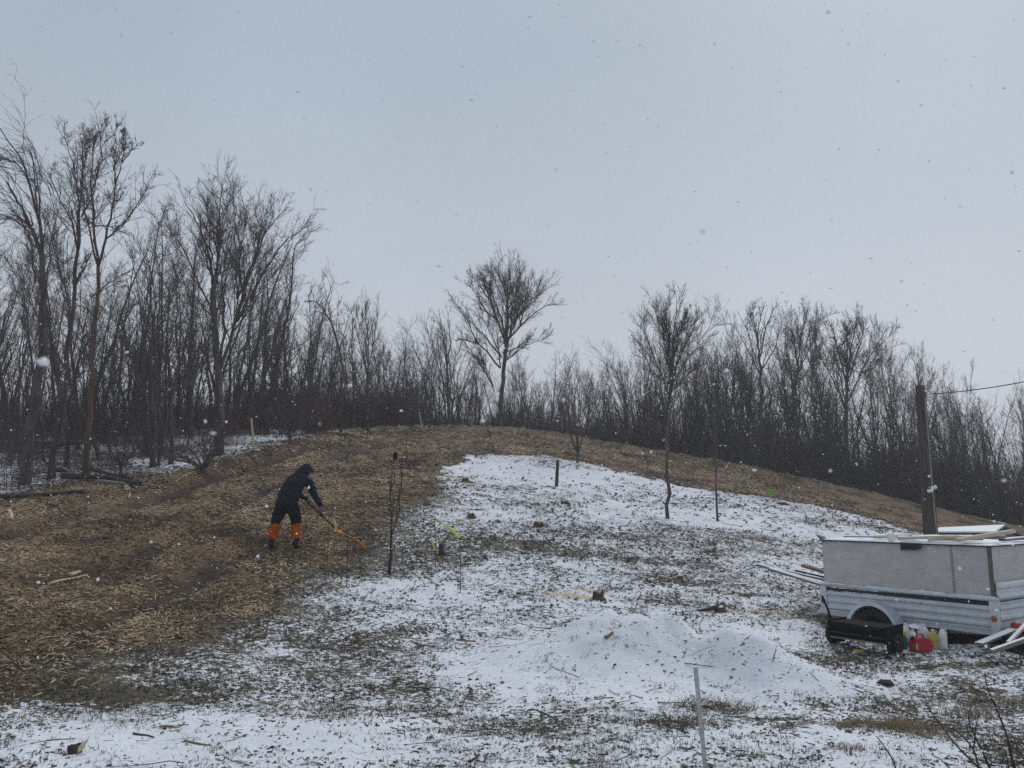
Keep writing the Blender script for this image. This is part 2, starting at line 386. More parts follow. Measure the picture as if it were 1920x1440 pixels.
gm = bpy.data.materials.new('snowy_ground'); gm.use_nodes = True; t = gm.node_tree; N = t.nodes.new; Lk = t.links.new
b = t.nodes['Principled BSDF']; b.inputs['Roughness'].default_value = .85; b.inputs['Specular IOR Level'].default_value = .15
tcn = N('ShaderNodeTexCoord')
def attr(n): a = N('ShaderNodeAttribute'); a.attribute_name = n; return a.outputs['Fac']
def noise(scale, det=3, sx=(1, 1, 1), rough=.55, src=None):
    m_ = N('ShaderNodeMapping'); m_.inputs['Scale'].default_value = sx; Lk(src or tcn.outputs['Object'], m_.inputs[0])
    n_ = N('ShaderNodeTexNoise'); n_.inputs['Scale'].default_value = scale; n_.inputs['Detail'].default_value = det; n_.inputs['Roughness'].default_value = rough
    Lk(m_.outputs[0], n_.inputs['Vector']); return n_.outputs['Fac']
def math_(op, a, b_=None, c=None):
    n_ = N('ShaderNodeMath'); n_.operation = op
    for i, v in enumerate((a, b_, c)):
        if v is None: continue
        if isinstance(v, (int, float)): n_.inputs[i].default_value = v
        else: Lk(v, n_.inputs[i])
    return n_.outputs[0]
def maprange(v, a, b_, c=0, d=1, sm=True):
    n_ = N('ShaderNodeMapRange'); n_.interpolation_type = 'SMOOTHSTEP' if sm else 'LINEAR'
    for i, q in enumerate((v, a, b_, c, d)):
        if isinstance(q, (int, float)): n_.inputs[i].default_value = q
        else: Lk(q, n_.inputs[i])
    return n_.outputs[0]
def rampc(v, stops):
    n_ = N('ShaderNodeValToRGB'); cr = n_.color_ramp
    while len(cr.elements) < len(stops): cr.elements.new(.5)
    for e, (p, c) in zip(cr.elements, stops): e.position = p; e.color = (*c, 1)
    Lk(v, n_.inputs[0]); return n_.outputs[0]
def mixc(f, a, b_):
    n_ = N('ShaderNodeMix'); n_.data_type = 'RGBA'
    for s_, q in (('Factor', f), ('A', a), ('B', b_)):
        if isinstance(q, (int, float)): n_.inputs[s_].default_value = q
        elif isinstance(q, tuple): n_.inputs[s_].default_value = (*q, 1)
        else: Lk(q, n_.inputs[s_])
    return n_.outputs['Result']
# fine flecks of turf breaking through the thin snow
wob = N('ShaderNodeTexNoise'); wob.inputs['Scale'].default_value = 9; wob.inputs['Detail'].default_value = 2; Lk(tcn.outputs['Object'], wob.inputs['Vector'])
wv = N('ShaderNodeVectorMath'); wv.operation = 'MULTIPLY_ADD'; Lk(wob.outputs['Color'], wv.inputs[0]); wv.inputs[1].default_value = (.10, .10, .10); Lk(tcn.outputs['Object'], wv.inputs[2])
n1 = noise(19, 4, (.8, 1, 1), .6, wv.outputs[0]); n2 = noise(4.5, 4, (1, 1, 1), .6, wv.outputs[0]); n3 = noise(48, 3, (.6, 1, 1), .6, wv.outputs[0])
f = math_('ADD', math_('MULTIPLY', n1, .55), math_('MULTIPLY', n2, .2)); f = math_('ADD', f, math_('MULTIPLY', n3, .25))   # ~.5 mean, sd .05
thr = maprange(attr('cover'), 0, 1, .625, .405, False)
snowm = maprange(f, math_('SUBTRACT', thr, .018), math_('ADD', thr, .018))
turf = rampc(noise(7, 4), [(.30, (.045, .038, .027)), (.45, (.095, .088, .060)), (.58, (.14, .115, .08)), (.72, (.24, .20, .14))])
turf = mixc(maprange(noise(24, 4, (.5, 1, 1)), .45, .65), turf, (.065, .058, .046))
litter = rampc(noise(11, 5), [(.30, (.018, .012, .010)), (.5, (.05, .033, .024)), (.7, (.11, .07, .05))])
base = mixc(attr('wood'), turf, litter)
snowcol = mixc(maprange(noise(1.4, 3), .3, .7), (.68, .715, .77), (.76, .79, .84))
snowcol = mixc(maprange(noise(60, 2), .3, .6, .12, 0), snowcol, (.5, .5, .5))
col = mixc(snowm, base, snowcol)
chipc = rampc(noise(30, 4, (.45, 1, 1), .7), [(.32, (.045, .030, .019)), (.44, (.13, .086, .048)), (.55, (.27, .188, .11)), (.66, (.40, .295, .18)), (.80, (.54, .43, .29))])
chipc = mixc(maprange(noise(1.1, 4), .42, .68), chipc, rampc(noise(22, 4), [(.35, (.022, .015, .012)), (.6, (.075, .048, .032)), (.75, (.17, .115, .07))]))
chipc = mixc(math_('MULTIPLY', attr('rut'), .9), chipc, rampc(noise(14, 4), [(.3, (.018, .012, .011)), (.55, (.05, .034, .028)), (.75, (.10, .07, .05))]))
cm_ = maprange(math_('ADD', attr('chips'), math_('MULTIPLY', math_('SUBTRACT', n1, .5), 2.2)), .42, .58)
col = mixc(cm_, col, chipc)
sm_ = maprange(math_('ADD', attr('saw'), math_('MULTIPLY', math_('SUBTRACT', n1, .5), 1.8)), .25, .75, 0, .85)
col = mixc(sm_, col, rampc(noise(40, 3), [(.3, (.34, .25, .12)), (.6, (.62, .50, .30))]))
Lk(col, b.inputs['Base Color'])
hgt = math_('ADD', math_('MULTIPLY', snowm, .6), math_('MULTIPLY', n3, 1.0)); hgt = math_('ADD', hgt, math_('MULTIPLY', noise(30, 4, (.45, 1, 1), .7), math_('MULTIPLY', cm_, 2.5)))
bp = N('ShaderNodeBump'); bp.inputs['Strength'].default_value = .8; bp.inputs['Distance'].default_value = .02; Lk(hgt, bp.inputs['Height']); Lk(bp.outputs[0], b.inputs['Normal'])
gme.materials.append(gm)
go = link('ground', gme); go['kind'] = 'structure'
# ================================================================ TREES
UPV = np.array([0, 0, 1.0])
def unit(v): return v / (np.linalg.norm(v, axis=-1, keepdims=True) + 1e-9)
def shoot(rng, P0, D, Ln, R0, K, wander, trop, wind, tip=.25, R1=None):
    """N shoots at once -> polylines (N,K+1,3), radii"""
    N_ = len(P0); P = [P0]; p = P0.copy(); d = D.copy()
    for i in range(K):
        d = unit(d + rng.normal(0, wander, (N_, 3)) + UPV * trop + wind * (i / K + .2))
        p = p + d * (Ln / K)[:, None]; P.append(p)
    P = np.stack(P, 1); tt = np.linspace(0, 1, K + 1)
    R = R0[:, None] * (1 - (1 - tip) * tt[None] ** .9)
    return P, R
def children(rng, P, R, Ln, nch, t0, ang, ratio, rr, tfall=.5, t1=1.0, rmin=.003):
    N_, K1, _ = P.shape
    cnt = rng.poisson(nch, N_) if np.isscalar(nch) else rng.poisson(nch)
    par = np.repeat(np.arange(N_), cnt); n = len(par)
    t = t0 + (t1 - t0) * rng.random(n) ** .85
    f = t * (K1 - 1); i = np.clip(f.astype(int), 0, K1 - 2); u = (f - i)[:, None]
    p = P[par, i] * (1 - u) + P[par, i + 1] * u; T = unit(P[par, i + 1] - P[par, i])
    r = R[par, i] * (1 - u[:, 0]) + R[par, i + 1] * u[:, 0]
    ref = unit(rng.normal(0, 1, (n, 3))); U = unit(np.cross(T, ref))
    a = np.radians(ang + rng.normal(0, ang * .25, n))[:, None]
    d = unit(np.cos(a) * T + np.sin(a) * U)
    ln = Ln[par] * ratio * (1 - tfall * t) * rng.uniform(.55, 1.25, n)
    return p, d, ln, np.maximum(r * rr * rng.uniform(.7, 1.0, n), rmin)
def fill_crown(rng, tb, P, R, Ln, spec, wind):
    for sp in spec:
        p, d, ln, r = children(rng, P, R, Ln, sp['n'], sp.get('t0', .2), sp.get('a', 35), sp.get('ratio', .5), sp.get('rr', .6), sp.get('tf', .5), rmin=sp.get('rmin', .004))
        if len(p) == 0: return
        P, R = shoot(rng, p, d, ln, r, sp.get('k', 4), sp.get('w', .15), sp.get('up', .1), wind * sp.get('wi', 1), sp.get('tip', .4)); Ln = ln
        tb.add(P, R, sp.get('s', 3), cap=False)
def make_tree_meshes(seed, H, r0, spec, trunk=dict(), wind=(0, 0, 0), lean=(0, 0), name='tree', bark='bark', twig='twig', ntrunk=1):
    rng = np.random.default_rng(seed); wind = np.array(wind, float)
    N_ = ntrunk; ang = rng.random(N_) * 6.28
    D = unit(np.stack([lean[0] + np.cos(ang) * .12 * (N_ > 1), lean[1] + np.sin(ang) * .12 * (N_ > 1), np.ones(N_)], 1))
    P0 = np.stack([np.cos(ang) * .08 * (N_ > 1), np.sin(ang) * .08 * (N_ > 1), np.full(N_, -.25)], 1)
    Ln = H * rng.uniform(.85, 1, N_) if N_ > 1 else np.full(1, H)
    P, R = shoot(rng, P0, D, Ln, np.full(N_, r0), 14, trunk.get('w', .05), trunk.get('up', .06), wind * trunk.get('wi', .3), trunk.get('tip', .15))
    R[:, 0] *= 1.35; R[:, 1] *= 1.08
    tt = TB(); tt.add(P, R, 7); tm = tt.mesh(name + '_trunk', M[bark])
    tb = TB(); fill_crown(rng, tb, P, R, Ln, spec, wind); cmesh = tb.mesh(name + '_crown', M[twig])
    return tm, cmesh
SP_POLE = [dict(n=20, t0=.28, a=42, ratio=.30, rr=.5, tf=.5, k=6, w=.17, up=.10, s=4, rmin=.010), dict(n=6, t0=.15, a=38, ratio=.5, k=4, w=.18, up=.08, rmin=.006), dict(n=3, t0=.15, a=36, ratio=.6, k=3, w=.18, up=.06, rmin=.004)]
SP_VASE = [dict(n=13, t0=.30, a=28, ratio=.62, rr=.62, tf=.35, k=7, w=.10, up=.10, s=5, rmin=.02), dict(n=9, t0=.15, a=30, ratio=.42, tf=.4, k=5, w=.13, up=.11, rmin=.010), dict(n=7, t0=.1, a=32, ratio=.5, k=4, w=.15, up=.08, rmin=.006), dict(n=3.4, t0=.1, a=32, ratio=.6, k=3, w=.15, up=.06, rmin=.0045)]
SP_CURL = [dict(n=14, t0=.35, a=32, ratio=.48, rr=.55, tf=.35, k=7, w=.13, up=.05, s=4, wi=1.3, rmin=.010), dict(n=6, t0=.15, a=30, ratio=.6, k=5, w=.14, up=.02, wi=1.5, rmin=.006), dict(n=3, t0=.1, a=28, ratio=.6, k=4, w=.15, up=.0, wi=1.5, rmin=.004)]
SP_WHIP = [dict(n=11, t0=.15, a=28, ratio=.42, rr=.6, tf=.5, k=6, w=.14, up=.09, s=4, rmin=.008), dict(n=5, t0=.2, a=30, ratio=.5, k=4, w=.16, up=.07, rmin=.005), dict(n=2.5, t0=.2, a=32, ratio=.55, k=3, w=.16, up=.06, rmin=.004)]
TYPES = []
for i in range(4): TYPES.append(('pole',) + make_tree_meshes(100 + i, 7, .06 + .016 * i, SP_POLE, trunk=dict(w=.085, up=.07), wind=(-.02, 0, 0), lean=(.04 * (i - 1.5), 0), name='pole%d' % i, bark='bark'))
for i in range(3): TYPES.append(('vase',) + make_tree_meshes(200 + i, 7, .10, SP_VASE, wind=(.01, 0, 0), name='vase%d' % i, trunk=dict(tip=.1, w=.08)))
for i in range(3): TYPES.append(('curl',) + make_tree_meshes(300 + i, 7, .07, SP_CURL, wind=(-.10, 0, -.02), name='curl%d' % i, lean=(.06, 0), trunk=dict(w=.10, wi=.35)))
for i in range(3): TYPES.append(('whip',) + make_tree_meshes(400 + i, 6, .05, SP_WHIP, name='whip%d' % i, ntrunk=3 + i, trunk=dict(w=.09, up=.06)))
def put_tree(k, x, y, h, rz, label, group, sxy=1.0, name='bare_tree'):
    kind, tm, cm2 = TYPES[k]; base = {'pole': 7.2, 'vase': 8.2, 'curl': 7.6, 'whip': 6.8}[kind]
    z = float(surf(x, y)[0]); s = h / base
    o = thing(name, label, 'tree', (x, y, z - .02), rz, group); o.scale = (s * sxy, s * sxy, s)
    link('trunk', tm, o); link('crown', cm2, o)
    return o
# ---- canopy line of the photo: pixel column -> top row, to size the trees of the mass
CAN_X = [0, 60, 130, 200, 260, 300, 400, 470, 560, 600, 660, 720, 790, 830, 900, 960, 1040, 1110, 1160, 1200, 1300, 1390, 1440, 1520, 1590, 1650, 1700, 1750, 1830, 1920]
CAN_Y = [430, 440, 400, 420, 400, 400, 420, 420, 480, 560, 545, 600, 580, 560, 640, 660, 640, 650, 660, 600, 590, 590, 590, 600, 600, 640, 650, 720, 700, 720]
rg = np.random.default_rng(5); random.seed(5)
def top_h(x, y, py):
    """height a tree at x,y needs for its top to show at photo row py"""
    v = (720 - py) / F; sl = (sT + v * cT) / (cT - v * sT); return ZC + sl * y - float(surf(x, y)[0])
placed = []
def free(x, y, r):
    for a, b_ in placed:
        if (a - x) ** 2 + (b_ - y) ** 2 < r * r: return False
    placed.append((x, y)); return True
# ---------------------------------------------------------------- traced trees that stand out
def traced(name, label, Y, paths, spec, seed, bark='bark', twig='twig', wind=(0, 0, 0), group=None, depth=.12, base_px=None, sides=7, clones=1, trunc=.62):
    """paths: list of (pixel polyline, radius px start, radius px end); the first starts at the foot"""
    rng = np.random.default_rng(seed); k = Y / F
    foot = W(*paths[0][0][0], Y); g = float(surf(foot[0], foot[1])[0]); base = np.array([foot[0], foot[1], min(foot[2], g) ])
    o = thing(name, label, 'tree', tuple(base), 0, group)
    Ps, Rs, Ls = [], [], []; tt = TB(); first = True
    off0 = {}
    for pl, ra, rb in paths:
        w3 = np.array([W(px, py, Y) for px, py in pl]); n = len(w3)
        # depth swing so that the tree has a round crown
        key = tuple(pl[0]); start = off0.get(key, 0.0); sw_ = rng.normal(0, depth) * np.linalg.norm(w3[-1] - w3[0])
        if first: sw_ = 0
        tl = np.linspace(0, 1, n); dy = start + sw_ * tl
        w3 = w3 + dy[:, None] * np.array([0, 1, 0])
        for q, p in zip(pl, dy): off0[tuple(q)] = p
        if not first:
            w3[-1] = w3[-2] + (w3[-1] - w3[-2]) * (trunc if n > 2 else .85)
        # resample to 12, smooth
        seg = np.r_[0, np.cumsum(np.linalg.norm(np.diff(w3, axis=0), axis=1))]; u = np.linspace(0, seg[-1], 12)
        P = np.stack([np.interp(u, seg, w3[:, c]) for c in range(3)], 1)
        P[1:-1] = .25 * P[:-2] + .5 * P[1:-1] + .25 * P[2:]
        R = np.linspace(ra * .56, max(rb * .56, .25), 12) * k; ln = seg[-1]
        P[1:-1] += rng.normal(0, .004 * ln + .006, (10, 3))
        if first: P[0, 2] = min(P[0, 2], g) - .15; R[0] *= 1.3
        P = P - base
        tt.add(P, R[None], sides); Ps.append(P); Rs.append(R); Ls.append(ln)
        if not first:                       # sister limbs round the stem, so that the crown is full from every side
            for q in range(clones):
                az = rng.choice([-1, 1]) * rng.uniform(.5, 1.9); s_ = rng.uniform(.72, .98); rel = (P - P[0]) * s_; ca, sa = math.cos(az), math.sin(az)
                P2 = P[0] + np.stack([rel[:, 0] * ca - rel[:, 1] * sa, rel[:, 0] * sa + rel[:, 1] * ca, rel[:, 2]], 1) + rng.normal(0, .012 * ln, (12, 3)) * np.linspace(0, 1, 12)[:, None]
                R2 = R * .8; tt.add(P2, R2[None], 5); Ps.append(P2); Rs.append(R2); Ls.append(ln * s_)
        first = False
    link('trunk', tt.mesh(name + '_trunk', M[bark]), o)
    tb = TB(); Ps = np.array(Ps); Rs = np.array(Rs); Ls = np.array(Ls)
    skip = 1 if len(paths) > 1 else 0
    fill_crown(rng, tb, Ps[skip:], Rs[skip:], Ls[skip:], spec, np.array(wind, float))
    link('crown', tb.mesh(name + '_crown', M[twig]), o)
    placed.append((foot[0], foot[1])); return o
FEAT = [dict(n=15, t0=.12, a=28, ratio=.46, rr=.5, tf=.35, k=6, w=.11, up=.07, rmin=.008), dict(n=7, t0=.1, a=32, ratio=.6, k=4, w=.14, up=.07, rmin=.006), dict(n=3, t0=.1, a=35, ratio=.65, k=3, w=.15, up=.04, rmin=.004)]
FEAT_S = [dict(n=11, t0=.12, a=38, ratio=.42, rr=.5, tf=.35, k=5, w=.10, up=.07, rmin=.008), dict(n=5, t0=.1, a=34, ratio=.6, k=4, w=.15, up=.07, rmin=.005), dict(n=2.6, t0=.1, a=36, ratio=.65, k=3, w=.15, up=.06, rmin=.004)]
DROOP = [dict(n=11, t0=.2, a=24, ratio=.6, rr=.5, tf=.3, k=6, w=.08, up=.0, wi=1.0, rmin=.008), dict(n=5, t0=.1, a=22, ratio=.6, k=5, w=.1, up=-.02, wi=1.2, rmin=.005), dict(n=1.6, t0=.1, a=22, ratio=.6, k=4, w=.1, up=-.02, wi=1.2, rmin=.004)]
traced('bare_tree', 'thick dark tree at the wood edge, its long branches blown over to the left', 19.5,
    [([(45,912),(66,740),(80,600),(80,480)], 17, 9), ([(80,480),(62,430),(48,395),(25,350),(0,325)], 7, 2.5), ([(80,600),(84,470),(76,400),(62,340),(45,290),(18,250),(-10,232)], 7, 1.6),
     ([(80,480),(70,440),(55,420),(30,400),(0,390)], 4, 1.4), ([(66,530),(58,460),(35,410),(10,395),(-20,388)], 4, 1.4), ([(76,400),(74,350),(72,300),(62,270)], 3, 1), ([(62,340),(40,310),(10,300),(-20,295)], 2.5, 1),
     ([(84,470),(78,360),(60,330),(20,322),(-15,318)], 2.5, 1), ([(80,600),(92,500),(98,440),(112,400),(120,360)], 4, 1)],
    DROOP, 21, wind=(-.16, 0, -.03), clones=0, trunc=.15)
traced('bare_tree', 'tall forked dark tree behind the brown trunk, whips reaching highest', 20.5,
    [([(97,893),(118,740),(132,620),(140,540),(146,470)], 11, 5.5), ([(146,470),(150,420),(152,370),(162,320),(162,270),(160,215)], 5, 1.2), ([(146,470),(130,400),(112,370),(98,330),(90,312)], 4, 1),
     ([(152,370),(138,300),(124,260),(120,246)], 2.6, .8), ([(152,407),(175,370),(182,330),(187,260)], 3, .8), ([(140,540),(165,470),(182,430)], 3.4, 1.2), ([(162,320),(176,260),(172,236)], 2, .8), ([(162,300),(156,250),(153,210)], 1.8, .7)],
    FEAT_S, 22, trunc=.1)
traced('bare_tree', 'tall brown barked tree with a broad open crown at the wood edge', 20.0,
    [([(160,893),(167,780),(174,680),(180,580),(184,500)], 10, 6), ([(184,500),(184,430),(186,370),(196,300),(186,225)], 5, 1), ([(184,500),(204,450),(218,400),(228,355),(244,320),(252,285)], 5, 1.4),
     ([(228,355),(226,300),(230,250),(234,238)], 2.6, .8), ([(244,320),(262,298),(284,282),(292,266)], 2.4, .8), ([(204,450),(240,415),(262,370),(280,330),(286,308)], 3, .8), ([(184,430),(206,425),(235,438),(268,428)], 2.4, .8),
     ([(186,370),(202,320),(206,250),(207,208)], 2.4, .7), ([(174,555),(205,530),(245,510),(300,485)], 2.4, .8), ([(182,600),(150,560),(135,520)], 2.2, .8), ([(218,400),(240,370),(262,350)], 2, .7), ([(196,300),(205,260),(222,232)], 1.6,.6),
     ([(252,285),(254,262),(247,250)], 1.4, .6)],
    FEAT_S, 23, bark='bark_brown', trunc=.1)
traced('bare_tree', 'dark tree with a wide fan of long straight limbs', 25.5,
    [([(413,800),(410,700),(402,600),(400,540)], 15, 9), ([(400,540),(392,480),(372,420),(345,375),(322,365)], 5, 1.2), ([(400,560),(410,480),(412,420),(420,365),(436,335)], 5.5, 1), ([(402,600),(380,540),(358,490),(330,440),(300,420)], 4, 1),
     ([(410,700),(440,600),(444,540),(465,470),(480,410),(486,350)], 7, 1.2), ([(444,560),(470,500),(500,430),(530,385),(560,378)], 4.5, 1), ([(440,600),(478,520),(520,450),(560,415),(590,405)], 4.5, 1), ([(465,470),(478,420),(462,380)], 2.6, .8),
     ([(400,540),(384,470),(388,420),(392,370)], 3.4, .8), ([(444,540),(438,470),(448,400),(460,360)], 3, .8), ([(440,620),(480,560),(500,520),(520,500)], 3, .8), ([(402,600),(370,560),(345,530),(320,520)], 3, .8), ([(410,480),(400,420),(402,380)], 2.5, .8)],
    FEAT, 24, trunc=.2)
traced('bare_tree', 'large round crowned bare tree standing highest at the middle of the crest', 40.0,
    [([(938,806),(939,760),(944,700),(950,640)], 8.5, 6), ([(950,640),(952,580),(950,530),(955,500),(956,482)], 5, 1), ([(950,650),(934,600),(920,560),(918,520),(922,490)], 4, 1), ([(934,600),(910,580),(890,545),(872,522)], 3, .8),
     ([(938,690),(912,660),(895,648),(875,600),(850,572)], 3.4, .8), ([(950,640),(976,612),(1000,590),(1030,570),(1052,578)], 3.6, .8), ([(944,680),(975,655),(1000,640),(1030,632)], 2.8, .8), ([(950,620),(985,580),(1020,545),(1030,532)], 3, .8),
     ([(925,725),(905,690),(885,660),(862,632)], 3, .8), ([(952,580),(968,540),(975,500),(972,478)], 2.6, .8), ([(920,560),(908,530),(902,505)], 2, .8), ([(952,560),(935,520),(938,485)], 2.2, .7), ([(976,612),(985,560),(992,525),(994,500)], 2.4, .7), ([(895,648),(870,640),(850,640)], 1.8, .7), ([(952,600),(990,560),(1012,520)], 2.4, .7), ([(920,560),(893,520),(885,505)], 2, .7), ([(940,670),(905,625),(880,600),(862,585)], 2.6, .8), ([(955,660),(985,640),(1012,615)], 2, .7), ([(950,600),(972,570),(1008,545),(1015,525)], 2.4,.7),
     ([(950,660),(960,600),(964,550),(962,500)], 3, .8)],
    [dict(n=13, t0=.08, a=27, ratio=.46, rr=.55, tf=.35, k=6, w=.09, up=.07, rmin=.012), dict(n=7, t0=.1, a=30, ratio=.6, k=5, w=.13, up=.04, rmin=.007), dict(n=2.4, t0=.1, a=33, ratio=.65, k=3, w=.15, up=.04, rmin=.006)], 25, depth=.25, clones=1)
traced('bare_tree', 'slim tree in open snow with orange ribbons and a dense crown of fine twigs', 19.8,
    [([(1253,976),(1256,945),(1250,880),(1250,830),(1252,760),(1258,700)], 6, 6), ([(1258,700),(1262,640),(1266,580),(1268,560)], 4.5, .8), ([(1254,740),(1240,690),(1225,640),(1214,600),(1210,570)], 3, .7), ([(1258,700),(1285,650),(1302,610),(1312,585)], 3, .7),
     ([(1256,720),(1275,680),(1290,640),(1300,570)], 2.6, .6), ([(1258,700),(1246,640),(1236,590),(1228,560)], 2.6, .6), ([(1262,640),(1280,610),(1284,575)], 2, .6), ([(1254,720),(1225,700),(1205,660),(1195,625)], 2, .6), ([(1256,700),(1255,640),(1250,600),(1248,560)], 2.2, .6),
     ([(1254,740),(1290,700),(1318,680)], 2, .6), ([(1250,800),(1220,770),(1190,760)], 1.4, .5)],
    [dict(n=18, t0=.05, a=30, ratio=.42, rr=.5, tf=.35, k=6, w=.10, up=.11, rmin=.0055), dict(n=6, t0=.1, a=30, ratio=.62, k=4, w=.13, up=.08, rmin=.0038), dict(n=2, t0=.1, a=32, ratio=.6, k=3, w=.14, up=.08, rmin=.0032)], 26, bark='bark_grey', depth=.3, clones=1)
traced('bare_tree', 'thin leaning sapling in open snow with a pink ribbon on its stem', 20.2,
    [([(1346,978),(1342,950),(1342,900),(1343,860),(1340,830),(1338,800)], 4, 2.2), ([(1338,800),(1336,750),(1340,700),(1338,660)], 2, .6), ([(1343,880),(1352,860),(1366,845)], 1.6, .8), ([(1340,830),(1350,780),(1362,740)], 1.5, .6), ([(1342,870),(1334,850),(1328,830)], 1.2, .6)],
    [dict(n=9, t0=.15, a=35, ratio=.35, rr=.5, tf=.3, k=4, w=.12, up=.1, rmin=.004), dict(n=3, t0=.1, a=34, ratio=.5, k=3, w=.14, up=.08, rmin=.003)], 27, bark='bark_grey')
traced('bare_tree', 'many stemmed little tree fanning up from the snow edge on the crest', 29.5,
    [([(1083,870),(1083,850)], 5, 4), ([(1083,850),(1076,800),(1070,750),(1062,690)], 2.6, .7), ([(1083,850),(1086,800),(1088,740),(1086,680)], 2.6, .7), ([(1083,850),(1096,800),(1106,750),(1112,700)], 2.4, .7), ([(1083,850),(1072,820),(1058,780),(1048,740)], 2, .6), ([(1083,850),(1094,810),(1116,770),(1128,735)], 2, .6), ([(1083,860),(1080,790),(1078,720),(1074,660)], 2, .6)],
    [dict(n=11, t0=.25, a=26, ratio=.46, rr=.55, tf=.3, k=4, w=.1, up=.12, rmin=.007), dict(n=5, t0=.1, a=28, ratio=.5, k=3, w=.13, up=.1, rmin=.005)], 28, twig='twig', depth=.35)
traced('bare_tree', 'crest tree whose forked top spreads like antlers', 37.5,
    [([(1432,880),(1428,800),(1426,720),(1424,680)], 6, 4.5), ([(1424,680),(1420,630),(1408,595),(1397,562)], 3, .8), ([(1424,680),(1432,630),(1440,600),(1456,565)], 3, .8), ([(1420,630),(1430,590),(1440,560)], 2, .7), ([(1424,700),(1450,660),(1464,620),(1470,590)], 2.4, .7), ([(1424,700),(1400,650),(1380,610),(1362,600)], 2.4, .7), ([(1408,595),(1418,570),(1420,558)], 1.5, .6)],
    [dict(n=10, t0=.25, a=34, ratio=.42, rr=.55, tf=.3, k=4, w=.12, up=.1, rmin=.011), dict(n=5, t0=.1, a=34, ratio=.5, k=3, w=.14, up=.06, rmin=.007)], 29)
traced('bare_tree', 'crest tree with a narrow fan crown between the antler topped tree and the broad one', 37.0,
    [([(1494,900),(1492,820),(1490,750),(1496,690)], 6, 4), ([(1496,690),(1500,640),(1506,600),(1510,578)], 3, .8), ([(1490,750),(1478,690),(1470,640),(1468,600)], 3, .8), ([(1496,700),(1520,650),(1534,610),(1540,590)], 2.6, .7), ([(1496,690),(1488,640),(1484,590)], 2.2, .7), ([(1494,720),(1522,690),(1545,650)], 2, .7)],
    [dict(n=13, t0=.15, a=30, ratio=.48, rr=.55, tf=.3, k=5, w=.11, up=.09, rmin=.011), dict(n=6, t0=.1, a=32, ratio=.5, k=4, w=.14, up=.05, rmin=.007), dict(n=2, t0=.1, a=32, ratio=.6, k=3, w=.14, up=.05, rmin=.006)], 30)
traced('bare_tree', 'broad rounded crest tree with many upright limbs above the slope', 36.0,
    [([(1585,930),(1586,850),(1586,780),(1588,720)], 8, 5), ([(1588,720),(1592,660),(1596,620),(1600,590)], 3.4, .8), ([(1588,720),(1574,670),(1562,630),(1558,600)], 3, .8), ([(1586,760),(1612,700),(1630,660),(1650,625)], 3.2, .8), ([(1588,720),(1610,660),(1622,620),(1625,595)], 2.8, .7), ([(1586,770),(1566,720),(1550,680),(1545,640)], 2.6, .7), ([(1590,690),(1580,640),(1580,600)], 2.4, .7), ([(1612,700),(1640,690),(1660,660)], 2, .7)],
    [dict(n=14, t0=.12, a=30, ratio=.46, rr=.55, tf=.3, k=5, w=.10, up=.09, rmin=.011), dict(n=7, t0=.1, a=32, ratio=.5, k=4, w=.14, up=.06, rmin=.007), dict(n=3, t0=.1, a=32, ratio=.6, k=3, w=.14, up=.05, rmin=.006)], 31, depth=.25)
traced('bare_tree', 'lone curved tree whose top bows over to the left above the low scrub', 33.0,
    [([(640,815),(640,740),(644,680),(630,630),(612,590)], 5, 2.6), ([(612,590),(600,572),(585,562),(574,566)], 2, .6), ([(630,630),(620,600),(618,575),(605,545)], 1.8, .6), ([(612,590),(598,585),(580,590)], 1.3, .5), ([(644,680),(662,640),(668,600)], 1.8, .6)],
    [dict(n=10, t0=.2, a=26, ratio=.4, rr=.55, tf=.3, k=5, w=.1, up=0, rmin=.009), dict(n=4, t0=.1, a=28, ratio=.5, k=4, w=.12, up=-.02, rmin=.006)], 32, wind=(-.14, 0, -.02))
traced('bare_tree', 'light feathery tree with straight whips rising behind the scrub', 34.0,
    [([(690,810),(690,740),(690,690)], 4.5, 3.6), ([(690,690),(690,640),(684,590),(680,555)], 2.4, .6), ([(690,710),(676,650),(664,600),(654,560)], 2.2, .6), ([(690,690),(702,640),(708,600),(710,565)], 2.2, .6), ([(690,740),(662,680),(648,640)], 2, .6), ([(692,720),(716,670),(724,630)], 2, .6)],
    [dict(n=11, t0=.15, a=24, ratio=.42, rr=.55, tf=.3, k=5, w=.09, up=.1, rmin=.009), dict(n=5, t0=.1, a=26, ratio=.5, k=4, w=.12, up=.08, rmin=.006)], 33)
traced('bare_tree', 'dark tall tree with wavy twin stems left of the round crowned tree', 38.5,
    [([(842,800),(840,740),(838,690)], 5.5, 4.5), ([(838,690),(832,640),(826,600),(822,570)], 2.6, .7), ([(838,690),(845,640),(838,600),(840,572)], 2.4, .7), ([(840,740),(824,690),(808,640),(798,600)], 2.4, .7)],
    [dict(n=11, t0=.15, a=26, ratio=.4, rr=.55, tf=.3, k=5, w=.1, up=.08, rmin=.01), dict(n=5, t0=.1, a=28, ratio=.5, k=4, w=.13, up=.04, rmin=.007)], 34, wind=(-.04,0,0))
